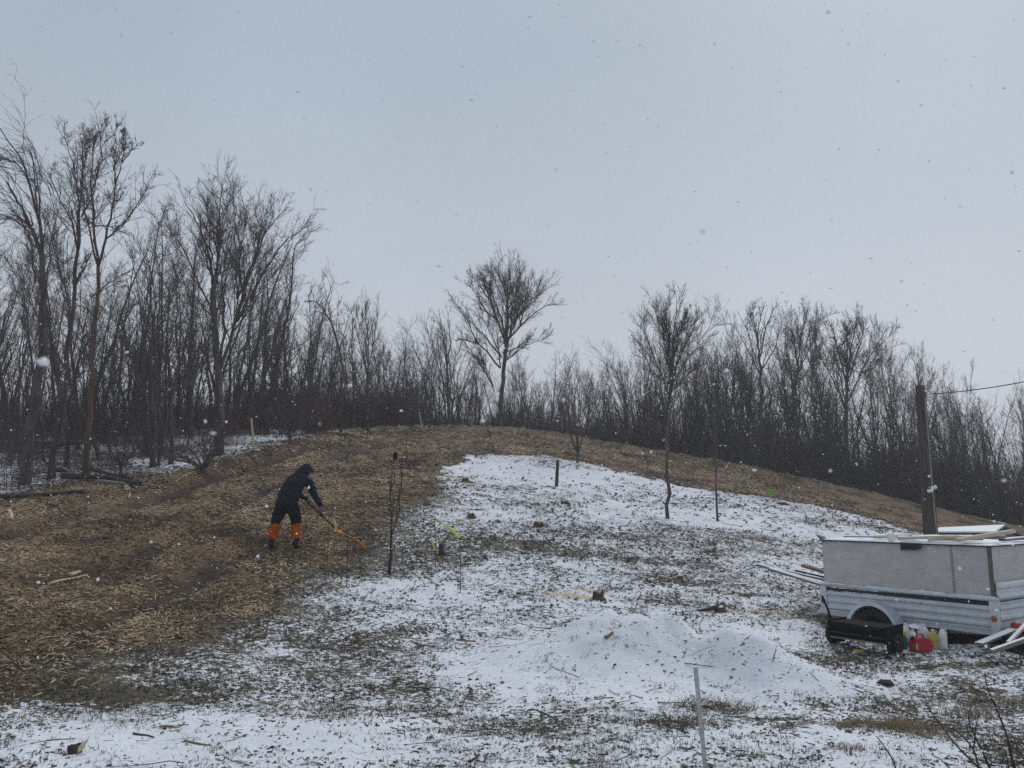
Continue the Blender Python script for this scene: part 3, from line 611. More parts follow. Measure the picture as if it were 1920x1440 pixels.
# ---------------------------------------------------------------- trees of the wood, each its own
G_L = 'bare trees of the wood on the left slope'; G_C = 'bare trees of the wood along the crest'; G_R = 'bare trees of the wood below the crest on the right'
KL = {'pole': 'straight slender bare tree', 'vase': 'bushy spreading bare tree', 'curl': 'bare tree with its top curling to the left', 'whip': 'many stemmed bare tree'}
KW = {G_L: 'among many in the wood on the left slope', G_C: 'among many in the wood along the crest', G_R: 'among many in the dense wood on the right'}
ZONES = [(-80,60,'left of the thick wind blown tree'),(60,180,'behind the brown barked tree'),(180,260,'just right of the brown barked tree'),(260,340,'left of the fan limbed tree'),(340,480,'behind the fan limbed tree'),(480,560,'right of the fan limbed tree'),(560,640,'left of the bowed tree'),
         (640,730,'around the feathery tree'),(730,800,'right of the feathery tree'),(800,890,'left of the round crowned tree'),(890,990,'behind the round crowned tree'),(990,1080,'right of the round crowned tree'),(1080,1140,'behind the fanning little tree'),(1140,1220,'left of the ribboned tree'),
         (1220,1310,'behind the ribboned tree'),(1310,1390,'behind the pink ribboned sapling'),(1390,1460,'behind the antler topped tree'),(1460,1540,'around the narrow fan tree'),(1540,1630,'behind the broad rounded tree'),(1630,1710,'left of the utility pole'),(1710,1770,'behind the utility pole'),(1770,1850,'right of the utility pole'),(1850,2100,'at the far end of the wood')]
used_labels = {}
def wood_label(kind, px, Y, h):
    z = next((s_ for a, b_, s_ in ZONES if a <= px < b_), 'in the wood'); K = {'pole': 'straight', 'vase': 'bushy', 'curl': 'left curling', 'whip': 'many stemmed'}[kind]
    hh = 'tall' if h > 7.6 else 'middling' if h > 5.8 else 'low'; rim = 36.5 if px < 1120 and px > 560 else 31
    best = None
    for dpt in (('near' if Y < 33 else 'deeper' if Y < 41 else 'rearmost'),):
        for extra in ('', 'bent ', 'slim ', 'thin crowned ', 'crooked ', 'open topped ', 'twiggy '):
            lab = f'{extra}{hh} {K} bare tree, {dpt} row, {z}'
            if lab not in used_labels: used_labels[lab] = 1; return lab
    return lab
def wood_tree(px, Y, k, hf, group, maxh=11.0, rz=None):
    x = (px - 960) / F * Y
    if not free(x, Y, .38): return
    py = np.interp(px, CAN_X, CAN_Y) ; h = top_h(x, Y, py) * hf
    if h < 2.0: return
    kind = TYPES[k][0]
    put_tree(k, x, Y, min(h, maxh), (rg.uniform(-.5, .5) if kind == 'curl' else rg.random() * 6.28) if rz is None else rz, wood_label(kind, px, Y, min(h, maxh)), group, sxy=rg.uniform(.75, 1.05) * (1.0 if kind != 'vase' else .85))
def pick(w): return int(rg.choice(len(TYPES), p=np.array(w) / sum(w)))
WL = [5,5,4,3, .5,.5,.5, 1,1,1, .9,.9,.9]; WC = [3,3,3,3, .6,.6,.6, 1.6,1.6,1.6, 2.5,2.5,2.5]; WR = [2.5]*4 + [.8]*3 + [2.4]*3 + [2.5]*3
for px in np.linspace(-70, 600, 96):                    # left slope, several rows deep
    Y = rg.uniform(22, 42) if px < 380 else rg.uniform(31, 44)
    wood_tree(px + rg.normal(0, 8), Y, pick(WL), rg.uniform(.55, 1.05), G_L)
for px in np.linspace(570, 1130, 72):
    wood_tree(px + rg.normal(0, 6), rg.uniform(40, 49) if px > 700 else rg.uniform(37, 46), pick(WC), rg.uniform(.62, 1.0), G_C)
for px in np.linspace(1120, 1980, 122):
    e = np.interp(px, [1120, 1400, 1600, 1800, 1980], [38.5, 36.5, 35, 33.5, 32])
    wood_tree(px + rg.normal(0, 7), e + rg.uniform(.4, 9), pick(WR), rg.uniform(.62, 1.0), G_R)
# right end trees bending left, beside the pole
for px, py, Y, hf in [(1705,640,35,1), (1790,700,34,1), (1830,700,33.5,1), (1880,715,33,1), (1925,700,33,1), (1215,590,38.5,.98), (1370,610,38,1)]:
    x = (px - 960) / F * Y; k = 7 + int(rg.integers(3)); placed.append((x, Y))
    put_tree(k, x, Y, top_h(x, Y, py), rg.uniform(-.4, .4), wood_label('curl', px, Y, top_h(x, Y, py)), G_R, sxy=.95)
print('trees', len([o for o in bpy.data.objects if o.name.startswith('bare_tree')]))

# ---------------------------------------------------------------- undergrowth: nobody could count it
def clump_mesh(seed, n, H, name, m, spread=.9):
    rng = np.random.default_rng(seed); P0 = np.c_[rng.normal(0, spread * .5, (n, 2)), np.full(n, -.1)]
    D = unit(np.c_[rng.normal(0, .35, (n, 2)), np.ones(n)]); Ln = H * (.18 + .9 * rng.random(n) ** 1.8)
    P, R = shoot(rng, P0, D, Ln, rng.uniform(.005, .012, n), 6, .13, .05, np.zeros(3), .35)
    tb = TB(); tb.add(P, R, 3, cap=False)
    fill_crown(rng, tb, P, R, Ln, [dict(n=4, t0=.15, a=38, ratio=.45, k=3, w=.16, up=.05, rmin=.005), dict(n=1.5, t0=.1, a=38, ratio=.6, k=3, w=.16, up=.04, rmin=.004)], np.zeros(3))
    me = tb.mesh(name, m); return bpy.data.objects.new(name, me)
def gn_scatter(name, pts_, rot, scl, sources, label):
    """instances of source objects on points, as one object of kind stuff"""
    src = bpy.data.collections.new(name + '_kinds')
    for s_ in sources: src.objects.link(s_)
    me = bpy.data.meshes.new(name); me.vertices.add(len(pts_)); me.vertices.foreach_set('co', np.asarray(pts_, np.float32).ravel())
    a = me.attributes.new('rot', 'FLOAT_VECTOR', 'POINT'); a.data.foreach_set('vector', np.asarray(rot, np.float32).ravel())
    a = me.attributes.new('scl', 'FLOAT', 'POINT'); a.data.foreach_set('value', np.asarray(scl, np.float32))
    o = link(name, me); ng = bpy.data.node_groups.new(name, 'GeometryNodeTree')
    ng.interface.new_socket('Geometry', in_out='INPUT', socket_type='NodeSocketGeometry'); ng.interface.new_socket('Geometry', in_out='OUTPUT', socket_type='NodeSocketGeometry')
    gi = ng.nodes.new('NodeGroupInput'); go_ = ng.nodes.new('NodeGroupOutput'); mp = ng.nodes.new('GeometryNodeMeshToPoints'); ip = ng.nodes.new('GeometryNodeInstanceOnPoints')
    ci = ng.nodes.new('GeometryNodeCollectionInfo'); ci.inputs[0].default_value = src; ci.inputs[1].default_value = True; ci.inputs[2].default_value = True
    na = ng.nodes.new('GeometryNodeInputNamedAttribute'); na.data_type = 'FLOAT_VECTOR'; na.inputs[0].default_value = 'rot'
    ns = ng.nodes.new('GeometryNodeInputNamedAttribute'); ns.data_type = 'FLOAT'; ns.inputs[0].default_value = 'scl'
    er = ng.nodes.new('FunctionNodeEulerToRotation')
    l = ng.links.new; l(gi.outputs[0], mp.inputs[0]); l(mp.outputs[0], ip.inputs['Points']); l(ci.outputs[0], ip.inputs['Instance']); ip.inputs['Pick Instance'].default_value = True
    l(na.outputs[0], er.inputs[0]); l(er.outputs[0], ip.inputs['Rotation']); l(ns.outputs[0], ip.inputs['Scale']); l(ip.outputs[0], go_.inputs[0])
    md = o.modifiers.new('scatter', 'NODES'); md.node_group = ng
    return stuff(o, label)
def sap_mesh(seed, n, H, name, m):
    rng = np.random.default_rng(seed); P0 = np.c_[rng.normal(0, .5, (n, 2)), np.full(n, -.1)]
    D = unit(np.c_[rng.normal(0, .09, (n, 2)), np.ones(n)]); Ln = H * rng.uniform(.45, 1.05, n)
    P, R = shoot(rng, P0, D, Ln, rng.uniform(.012, .035, n), 9, .11, .04, np.array([-.01, 0, 0]), .25)
    tb = TB(); tb.add(P, R, 4, cap=False)
    fill_crown(rng, tb, P, R, Ln, [dict(n=9, t0=.25, a=34, ratio=.26, k=4, w=.16, up=.08, rmin=.007), dict(n=4, t0=.1, a=34, ratio=.5, k=3, w=.17, up=.06, rmin=.005)], np.zeros(3))
    return bpy.data.objects.new(name, tb.mesh(name, m))
saps = [sap_mesh(700 + i, 7, 4.6, 'thicket%d' % i, M['bark']) for i in range(5)]
pp, ss = [], []
def add_sap(px, Y, f_):
    x = (px - 960) / F * Y; h_ = top_h(x, Y, np.interp(px, CAN_X, CAN_Y)) * f_; pp.append((x, Y, float(surf(x, Y)[0]) - .05)); ss.append(min(max(h_ / 4.6, .4), 1.5))
for i in range(55): px = rg.uniform(-70, 600); add_sap(px, rg.uniform(30, 44) if px > 250 else rg.uniform(26, 44), rg.uniform(.35, .75))
for i in range(50): add_sap(rg.uniform(570, 1140), rg.uniform(41, 48), rg.uniform(.4, .85))
for i in range(95): px = rg.uniform(1120, 1990); add_sap(px, np.interp(px, [1120, 1400, 1600, 1800, 1980], [38.8, 37, 35.5, 34, 32.5]) + rg.uniform(0, 8), rg.uniform(.45, .85))
n_ = len(pp); gn_scatter('sapling_thicket', pp, np.c_[np.zeros((n_, 2)), rg.random(n_) * 6.28], ss, saps, 'crowded thin saplings filling the wood between the larger trees')
pp, ss = [], []
clumps = [clump_mesh(500 + i, 75, 2.6, 'scrub%d' % i, M['twig'] if i < 4 else M['twig_red']) for i in range(6)]
pp, ss = [], []
def add_scrub(px, Y, s_):
    x = (px - 960) / F * Y; pp.append((x, Y, float(surf(x, Y)[0]) - .05)); ss.append(s_)
for i in range(120):
    px = rg.uniform(-80, 620); Y = rg.uniform(25, 43) if px < 300 else rg.uniform(31, 44)
    x = (px - 960) / F * Y
    if sdf(wood_poly, np.array([x]), np.array([Y]))[0] > (2.5 if px < 560 else .3): add_scrub(px, Y, rg.uniform(.4, .95))
for i in range(14): px = rg.uniform(-20, 560); add_scrub(px, float(S(px, np.interp(px, [0, 560], [915, 830]) - rg.uniform(0, 45))[1]), rg.uniform(.3, .6))
for i in range(150): add_scrub(rg.uniform(480, 800), rg.uniform(39, 44), rg.uniform(.45, 1.1))
for i in range(120): add_scrub(rg.uniform(790, 1140), rg.uniform(41.3, 47), rg.uniform(.3, .7))
for i in range(250):
    px = rg.uniform(1120, 1990); e = np.interp(px, [1120, 1400, 1600, 1800, 1980], [39, 37, 35.5, 34, 32.5]); add_scrub(px, e + abs(rg.normal(0, 3.2)), rg.uniform(.45, 1.15) * np.interp(px, [1120, 1300], [.7, 1]))
n_ = len(pp); gn_scatter('undergrowth', pp, np.c_[np.zeros((n_, 2)), rg.random(n_) * 6.28], ss, clumps, 'dense dark scrub of bare twigs filling the foot of the wood')
# ================================================================ LITTER ON THE GROUND
def tinted(name, stops, rough=.85, spec=.2):
    m = bpy.data.materials.new(name); m.use_nodes = True; t = m.node_tree; b = t.nodes['Principled BSDF']; b.inputs['Roughness'].default_value = rough; b.inputs['Specular IOR Level'].default_value = spec
    a = t.nodes.new('ShaderNodeAttribute'); a.attribute_name = 'tint'; r = t.nodes.new('ShaderNodeValToRGB'); cr = r.color_ramp
    while len(cr.elements) < len(stops): cr.elements.new(.5)
    for e, (p, c) in zip(cr.elements, stops): e.position = p; e.color = (*c, 1)
    t.links.new(a.outputs['Fac'], r.inputs[0]); t.links.new(r.outputs[0], b.inputs['Base Color']); return m
rl = np.random.default_rng(77)
def sample_ground(n, xr_, yr_, p=1.0):
    """points with density ~ 1/distance**p inside a box of ground"""
    u = rl.random(n); y0, y1 = yr_
    if p == 1: y = y0 * (y1 / y0) ** u
    else: q = 1 - p; y = (y0 ** q + u * (y1 ** q - y0 ** q)) ** (1 / q)
    x = rl.uniform(xr_[0], xr_[1], n) * np.minimum(1, (y + 3) / 26); return x, y
def slivers(name, x, y, L_, w_, th, tint, m, lift=.3, label=None, tilt=.28):
    """flat splinters: 4 corners, closed wedge each"""
    n = len(x); z = surf(x, y); a = rl.uniform(0, np.pi, n); ti = rl.normal(0, tilt, n); 
    d = np.stack([np.cos(a) * np.cos(ti), np.sin(a) * np.cos(ti), np.sin(ti)], 1); s_ = np.stack([-np.sin(a), np.cos(a), rl.normal(0, .35, n)], 1); s_ = unit(s_); up = np.cross(d, s_)
    up *= np.sign(up[:, 2:3] + 1e-9)
    c = np.stack([x, y, z + th * lift + np.abs(np.sin(ti)) * L_ * .38], 1); Lh = (L_ / 2)[:, None]; wh = (w_ / 2)[:, None]; t_ = th[:, None]
    V = np.stack([c - d * Lh - s_ * wh * .6, c - d * Lh * .8 + s_ * wh, c + d * Lh + s_ * wh * .3, c + d * Lh * .7 - s_ * wh, c + up * t_ + d * Lh * .5, c + up * t_ - d * Lh * .6], 1)
    i = np.arange(n)[:, None] * 6
    Fq = np.concatenate([i + q for q in ([0, 3, 5], [3, 4, 5], [3, 2, 4], [2, 1, 4], [1, 5, 4], [1, 0, 5], [0, 1, 2], [0, 2, 3])])
    me = mesh_from(name, V.reshape(-1, 3), Fq, m); at = me.attributes.new('tint', 'FLOAT', 'POINT'); at.data.foreach_set('value', np.repeat(tint, 6).astype(np.float32))
    return stuff(link(name, me), label)
m_chip = tinted('wood_chip', [(0, (.06, .042, .030)), (.35, (.19, .14, .09)), (.6, (.36, .28, .185)), (.85, (.52, .42, .29)), (1, (.60, .48, .31))])
x, y = sample_ground(200000, (-16, 12), (6.5, 40), 1.35)
c_, v_, s_, w_ = fields(x, y); k = rl.random(len(x)) < np.clip(c_ * 1.3 - .12, 0, 1) * (1 - .85 * rut_at(x, y)) * (.35 + .75 * smooth(.36, .6, fbm(x * .55 + 60, y * .55, 4))) ; x, y = x[k], y[k]
n = min(len(x), 62000); x, y = x[:n], y[:n]; patch = fbm(x * .9 + 7, y * .9, 4)
far_ = 1 + np.clip((y - 12) / 14, 0, 1.2)
tint = np.clip(rl.beta(2, 2.6, n) * .98 + .03 + (patch - .5) * 1.7, 0, 1)
slivers('wood_chips', x, y, rl.gamma(4, .0155, n) * far_ * .9 + .022, rl.uniform(.008, .026, n) * far_, rl.uniform(.004, .012, n) * far_, tint, m_chip, label='brown wood chips and splinters spread over the swath')
print('chips', n)
# dead grass blades through the snow
def blades(name, x, y, Lb, wb, tint, m, label, lean=1.0, zoff=0):
    n = len(x); z = surf(x, y) - .004 + zoff; a = rl.uniform(0, 2 * np.pi, n); el = np.clip(rl.normal(.55, .4, n), .05, 1.45) / lean
    el = np.clip(el, .05, 1.5)
    d = np.stack([np.cos(a) * np.cos(el), np.sin(a) * np.cos(el), np.sin(el)], 1); s_ = np.stack([-np.sin(a), np.cos(a), np.zeros(n)], 1)
    b0 = np.stack([x, y, z], 1); m1 = b0 + d * (Lb * .55)[:, None]; d2 = d.copy(); d2[:, 2] -= rl.uniform(.2, .9, n); tp = m1 + unit(d2) * (Lb * .45)[:, None]; W_ = (wb / 2)[:, None]
    V = np.stack([b0 - s_ * W_, b0 + s_ * W_, m1 + s_ * W_ * .8, m1 - s_ * W_ * .8, tp], 1); i = np.arange(n)[:, None] * 5
    me = mesh_from(name, V.reshape(-1, 3), [i + np.array([[0, 1, 2, 3]]), i + np.array([[3, 2, 4]])], m)
    at = me.attributes.new('tint', 'FLOAT', 'POINT'); at.data.foreach_set('value', np.repeat(tint, 5).astype(np.float32)); return stuff(link(name, me), label)
m_grass = tinted('dead_grass', [(0, (.035, .032, .023)), (.35, (.085, .08, .052)), (.6, (.15, .13, .085)), (.85, (.27, .22, .15)), (1, (.38, .31, .21))])
x, y = sample_ground(60000, (-13, 15), (5.0, 27), 1.9)
c_, v_, s_, w_ = fields(x, y); den = fbm(x * 2.6, y * 2.6, 4)
k = rl.random(len(x)) < np.clip((1 - c_) * (1 - w_) * (.10 + 1.25 * (1 - v_)) * smooth(.38, .60, den + (1 - v_) * .16) * 1.3, 0, 1); x, y = x[k], y[k]; x, y = x[:13500], y[:13500]
m_weed = tinted('tawny_grass', [(0, (.06, .045, .03)), (.35, (.13, .095, .06)), (.6, (.24, .18, .11)), (.85, (.38, .30, .19)), (1, (.48, .39, .26))])
nt = len(x); nb = 9; xx = np.repeat(x, nb); yy = np.repeat(y, nb); r_ = np.repeat(rl.uniform(.015, .07, nt), nb); far_ = np.clip(yy / 9, .8, 2.6)
xx = xx + rl.normal(0, 1, len(xx)) * r_ * 1.2; yy = yy + rl.normal(0, 1, len(yy)) * r_ * .8
tn = np.clip(np.repeat(rl.beta(2, 4.0, nt), nb) + rl.normal(0, .1, len(xx)), 0, 1)
blades('grass', xx, yy, rl.uniform(.025, .075, len(xx)) * np.sqrt(far_), rl.uniform(.004, .008, len(xx)) * far_, tn, m_grass, 'flattened dead grass poking through the thin snow')
print('grass tufts', nt)
# dark leaves, bark crumbs and bits on the snow
m_leaf = tinted('leaf_litter', [(0, (.035, .030, .028)), (.45, (.085, .070, .06)), (.75, (.12, .08, .058)), (1, (.27, .18, .11))])
x, y = sample_ground(60000, (-14, 15), (5.0, 36), 1.5)
c_, v_, s_, w_ = fields(x, y); k = rl.random(len(x)) < (1 - c_ * .85) * (.08 + 1.1 * (1 - v_)) * smooth(.33, .62, fbm(x * 1.9 + 31, y * 1.9, 3)) * 1.7; x, y = x[k][:15000], y[k][:15000]; n = len(x); far_ = np.clip(y / 9, .8, 2.8)
slivers('leaf_litter', x, y, rl.uniform(.015, .06, n) * far_, rl.uniform(.008, .03, n) * far_, rl.uniform(.003, .012, n) * far_, rl.beta(1.2, 2.6, n), m_leaf, label='dark leaves and bark crumbs lying on the snow')
# loose twigs
x, y = sample_ground(4000, (-14, 15), (5.0, 34), 1.5); n = 1500
c_, v_, s_, w_ = fields(x, y); k = rl.random(len(x)) < .25 + .75 * (1 - v_); x, y = x[k][:n], y[k][:n]; n = len(x)
a = rl.uniform(0, 6.28, n); P0 = np.c_[x, y, surf(x, y) + .012]; D = np.c_[np.cos(a), np.sin(a), rl.uniform(-.02, .12, n)]; Ln = np.minimum(rl.gamma(3, .07, n) * np.clip(y / 10, .7, 1.5), .5)
P, R = shoot(rl, P0, D, Ln, rl.uniform(.002, .006, n) * np.clip(y / 9, .8, 2), 5, .12, -.01, np.zeros(3), .5)
P[:, :, 2] = np.maximum(P[:, :, 2], surf(P[:, :, 0].ravel(), P[:, :, 1].ravel()).reshape(P.shape[:2]) + .004)
tb = TB(); tb.add(P, R, 4); stuff(link('fallen_twigs', tb.mesh('fallen_twigs', M['wood_dark'])), 'thin fallen twigs strewn over snow and turf')
# falling snow
n = 9000; fy = rl.uniform(.7, 17, n) ** 1.0; fx = rl.uniform(-1, 1, n) * (fy * .72 + .6); fz = ZC + rl.uniform(-.55, .85, n) * (fy + 1.0)
ok = fz > surf(fx, fy) + .05; fx, fy, fz = fx[ok], fy[ok], fz[ok]; n = len(fx)
ib = bmesh.new(); bmesh.ops.create_icosphere(ib, subdivisions=1, radius=1); bx = np.array([v.co for v in ib.verts]); bf = np.array([[v.index for v in f.verts] for f in ib.faces]); ib.free(); nb_i = len(bx)
r_ = rl.gamma(4, .00062, n)[:, None, None] * np.stack([rl.uniform(.8, 1.9, n), rl.uniform(.7, 1.2, n), rl.uniform(.7, 1.2, n)], 1)[:, None]
r_ *= (np.clip(fy / 2.6, .45, 1) * (1 + np.clip(fy - 5, 0, 10) * .05))[:, None, None]
for px_, py_, yy_, rr_ in [(81,680,.62,.0042),(905,790,.9,.0024),(1318,434,.55,.0016),(1225,470,1.0,.0012),(40,225,.6,.0016),(1742,893,2.2,.0034),(385,790,1.0,.0022),(335,1020,1.8,.003),(72,1092,1.6,.0028),(183,1087,1.5,.003),(1220,848,1.3,.0022)]:
    fx[n-1], fy[n-1], fz[n-1] = W(px_, py_, yy_); r_[n-1] = rr_; n -= 1
n = len(fx)
V = bx[None] * r_ + np.stack([fx, fy, fz], 1)[:, None] + rl.normal(0, 1, (n, nb_i, 3)) * r_ * .22; i = np.arange(n)[:, None, None] * nb_i
me = mesh_from('falling_snow', V.reshape(-1, 3), (i + bf[None]).reshape(-1, 3), M['flake']); stuff(link('falling_snow', me), 'white snowflakes drifting down through the air')
# ================================================================ PROPS
m_steel = mat('galvanised_steel', (.50, .535, .57), .38, (.60, .635, .67), 5, .001, metal=.25, spec=.5)
m_ply = mat('grey_painted_plywood', (.43, .415, .40), .8, (.54, .52, .505), 5, .001, stretch=(1, 1, 2), detail=10, lo=.3, hi=.7)
m_black = mat('black_plastic', (.007, .007, .009), .85, (.013, .013, .016), 8, .002, spec=.1)
m_tyre = mat('tyre_rubber', (.012, .012, .013), .8, (.022, .022, .022), 20, .002)
m_dark = mat('dark_parts_and_gap_shade', (.02, .022, .026), .6)  # dark parts, and the shade painted in the gap under the trailer rails
m_red = mat('red_plastic', (.36, .012, .022), .35, (.42, .02, .03), 6, spec=.5)
m_redlens = mat('red_lens', (.22, .012, .02), .2, spec=.6); m_amber = mat('amber_lens', (.35, .10, .015), .25, spec=.6)
m_whitep = mat('white_plastic', (.72, .73, .74), .4, (.80, .81, .82), 10)
m_clear = mat('milky_plastic', (.58, .61, .61), .3, (.70, .72, .72), 10)
m_yellow = mat('yellow_plastic', (.62, .43, .03), .4); m_green = mat('green_plastic', (.02, .16, .12), .4); m_blue = mat('blue_label', (.05, .14, .40), .5)
m_amberliq = mat('yellow_liquid_jug', (.42, .34, .12), .35, (.52, .44, .22), 8, trans=.2)
m_label = mat('paper_label', (.55, .42, .18), .6, (.30, .22, .08), 40)
m_navy = mat('dark_navy_cloth', (.0085, .010, .018), .9, (.016, .018, .028), 14, .006, spec=.15)
m_trouser = mat('black_trouser_cloth', (.007, .007, .010), .9, (.014, .014, .018), 14, .006, spec=.15)
m_orange = mat('orange_cloth', (.52, .105, .012), .8, (.36, .065, .012), 9, .008, spec=.15)
m_boot = mat('boot_leather', (.010, .009, .011), .7, (.022, .018, .018), 20, .003)
m_glove = mat('grey_work_glove', (.10, .10, .10), .85, (.20, .19, .18), 30, .002)
m_skin = mat('skin', (.42, .26, .19), .6); m_hair = mat('dark_hair', (.03, .02, .015), .8)
m_rake = mat('orange_yellow_plastic', (.62, .26, .025), .5, (.70, .34, .05), 8)
m_lime = mat('lime_ribbon', (.62, .66, .10), .5, (.70, .74, .22), 12); m_oribbon = mat('orange_ribbon', (.50, .13, .06), .6); m_pink = mat('pink_ribbon', (.72, .13, .13), .5)
m_pole = mat('weathered_pole', (.045, .036, .032), .9, (.10, .082, .074), 14, .006, stretch=(3, 3, .15))
m_shed = mat('dark_grey_boards', (.055, .060, .068), .8, (.085, .09, .10), 9, .003)
m_olive = mat('olive_batten', (.10, .10, .075), .8, (.15, .14, .11), 14)
m_greenflag = mat('green_fabric', (.16, .34, .04), .6)
m_wire = mat('black_cable', (.015, .015, .016), .6)
m_lum = mat('fresh_lumber', (.46, .38, .25), .75, (.60, .52, .38), 8, .002, stretch=(1, 8, 8))
m_mud = mat('dark_soil', (.020, .015, .013), .95, (.05, .038, .03), 12, .02)

def frame_between(p, q, roll=0):
    p, q = Vector(p), Vector(q); d = (q - p).normalized(); up = Vector((0, 0, 1)) if abs(d.z) < .95 else Vector((0, 1, 0))
    y = up.cross(d).normalized(); z = d.cross(y); R = Matrix((d, y, z)).transposed().to_4x4(); return Matrix.Translation(p) @ R @ Matrix.Rotation(roll, 4, 'X'), (q - p).length
def board(name, p, q, w, h, m, label=None, cat=None, group=None, parent=None, roll=0, snow=0, taper=1):
    """plank from p to q, width w, thickness h; one object placed at p"""
    Mt, ln = frame_between(p, q, roll); b_ = BB(); b_.box(0, ln, -w / 2, w / 2, -h / 2, h / 2, bev=min(w, h) * .12)
    if taper != 1:
        for v in b_.b.verts:
            if v.co.x > ln * .5: v.co.y *= taper; v.co.z *= taper
    o = b_.obj(name, m, parent); o.matrix_local = Mt
    if label: tag(o, label, cat, group)
    if snow:
        s_ = BB(); n = max(3, int(ln / .12))
        top = [s_.b.verts.new((ln * (i + .1) / (n + .2), sgn * w * .46, h / 2 + (snow * random.uniform(.6, 1.2) if sgn else 0))) for i in range(n + 1) for sgn in (-1, 1)]
        mid = [s_.b.verts.new((ln * (i + .1) / (n + .2), 0, h / 2 + snow * random.uniform(1.0, 1.5))) for i in range(n + 1)]
        low = [s_.b.verts.new((ln * (i + .1) / (n + .2), sgn * w * .5, h / 2 - .001)) for i in range(n + 1) for sgn in (-1, 1)]
        for i in range(n):
            a, b2 = top[2*i], top[2*i+1]; c, d = top[2*i+2], top[2*i+3]
            s_.b.faces.new((a, c, mid[i+1], mid[i])); s_.b.faces.new((mid[i], mid[i+1], d, b2)); s_.b.faces.new((low[2*i], low[2*i+2], c, a)); s_.b.faces.new((b2, d, low[2*i+3], low[2*i+1]))
        s_.b.faces.new((low[0], top[0], mid[0], top[1], low[1])); s_.b.faces.new((low[-1], top[-1], mid[-1], top[-2], low[-2]))
        s_.obj('snow_cap', M['snow'], o, sm=False)
    return o
def ribbon(P, w, m, parent, name='ribbon'):
    """thin strip of tape along world points, local to parent"""
    off = np.array(parent.matrix_basis.translation) if parent else 0
    P = np.array(P) - off; n = len(P); T = unit(np.gradient(P, axis=0)); s_ = unit(np.cross(T, np.array([.25, .9, .35]))); tw = np.linspace(0, 1.2, n)[:, None]
    nrm = np.cross(T, s_); s_ = s_ * np.cos(tw) + nrm * np.sin(tw); V = []
    for k_, th in ((1, .0008), (-1, -.0008)): V += [P + s_ * w / 2 + nrm * th, P - s_ * w / 2 + nrm * th]
    V = np.concatenate(V); i = np.arange(n - 1)[:, None]; f1 = np.concatenate([i, i + 1, n + i + 1, n + i], 1); f2 = np.concatenate([2*n + i, 3*n + i, 3*n + i + 1, 2*n + i + 1], 1)
    f3 = np.concatenate([i, 2*n + i, 2*n + i + 1, i + 1], 1); f4 = np.concatenate([n + i, n + i + 1, 3*n + i + 1, 3*n + i], 1)
    return link(name, mesh_from(name, V, np.concatenate([f1, f2, f3, f4]), m), parent)

# ---------------------------------------------------------------- trailer
A3 = W(1543, 1098, 12.3); B3 = W(1868, 1127, 10.3); LT = float(np.hypot(*(B3 - A3)[:2])); ang = math.atan2(B3[1] - A3[1], B3[0] - A3[0])
tilt = math.atan2(B3[2] - A3[2], LT)
tr = thing('utility_trailer', 'galvanised utility trailer with grey plywood walls, snow and lumber on its roof', 'trailer', (A3[0], A3[1], A3[2] - .80))
tr.rotation_euler = (0, -tilt, ang)
Tm = Matrix.Translation(tr.location) @ tr.rotation_euler.to_matrix().to_4x4()
def TW(x, y, z): return Tm @ Vector((x, y, z))
WD = 1.5
print('trailer len', LT, 'ang', math.degrees(ang), 'ground rel', [round(float(surf(TW(x, y, 0).x, TW(x, y, 0).y)[0]) - TW(x, y, 0).z, 3) for x, y in ((0, 0), (1, -.3), (2.4, 0), (0, 1.5), (2.4, 1.5))])
def corr(z0, z1, n, amp):
    """corrugated sheet profile (offset, z), closed with thickness"""
    zs_ = np.linspace(z0, z1, n * 8 + 1); f_ = [0.0 if (i % 8) in (0, 1, 2) else amp if (i % 8) in (4, 5, 6) else amp * .5 for i in range(len(zs_))]; f_[-1] = 0
    fr = [(-a, z) for a, z in zip(f_, zs_)]; return fr + [(.004, z1), (.004, z0)]
b_ = BB(); b_.prism(corr(.44, .735, 3, .022), 'x', .075, LT - .075); b_.obj('side_panel', m_steel, tr)
b_ = BB(); b_.prism([(WD - u, v) for u, v in corr(.44, .735, 3, .022)], 'x', .075, LT - .075); b_.obj('side_panel', m_steel, tr)
b_ = BB(); b_.prism([(LT - u, v) for u, v in corr(.50, 1.02, 4, .03)], 'y', .05, WD - .05)
for v in b_.b.verts: pass
b_.obj('front_panel', m_steel, tr)
b_ = BB(); b_.box(LT - .02, LT + .02, .04, WD - .04, .425, .50, bev=.004); b_.box(-.0, LT - .025, .012, .06, .38, .438); b_.box(0, LT - .025, WD - .06, WD - .012, .38, .438)
for i in range(5): b_.box(.2 + i * .5, .25 + i * .5, .062, WD - .062, .385, .432)
b_.obj('chassis', m_steel, tr)
b_ = BB(); b_.box(.02, LT - .03, .064, WD - .064, .4405, .46); b_.obj('deck', M['wood_dark'], tr)
for yy, yo in ((-.028, .028), (WD - .02, WD + .028)):
    b_ = BB(); b_.box(-.03, .073, yy, yo, .40, .795, bev=.006); b_.obj('corner_post', m_steel, tr)
    b_ = BB(); b_.box(LT - .073, LT + .03, yy, yo, .36, .795, bev=.006); b_.obj('corner_post', m_steel, tr)
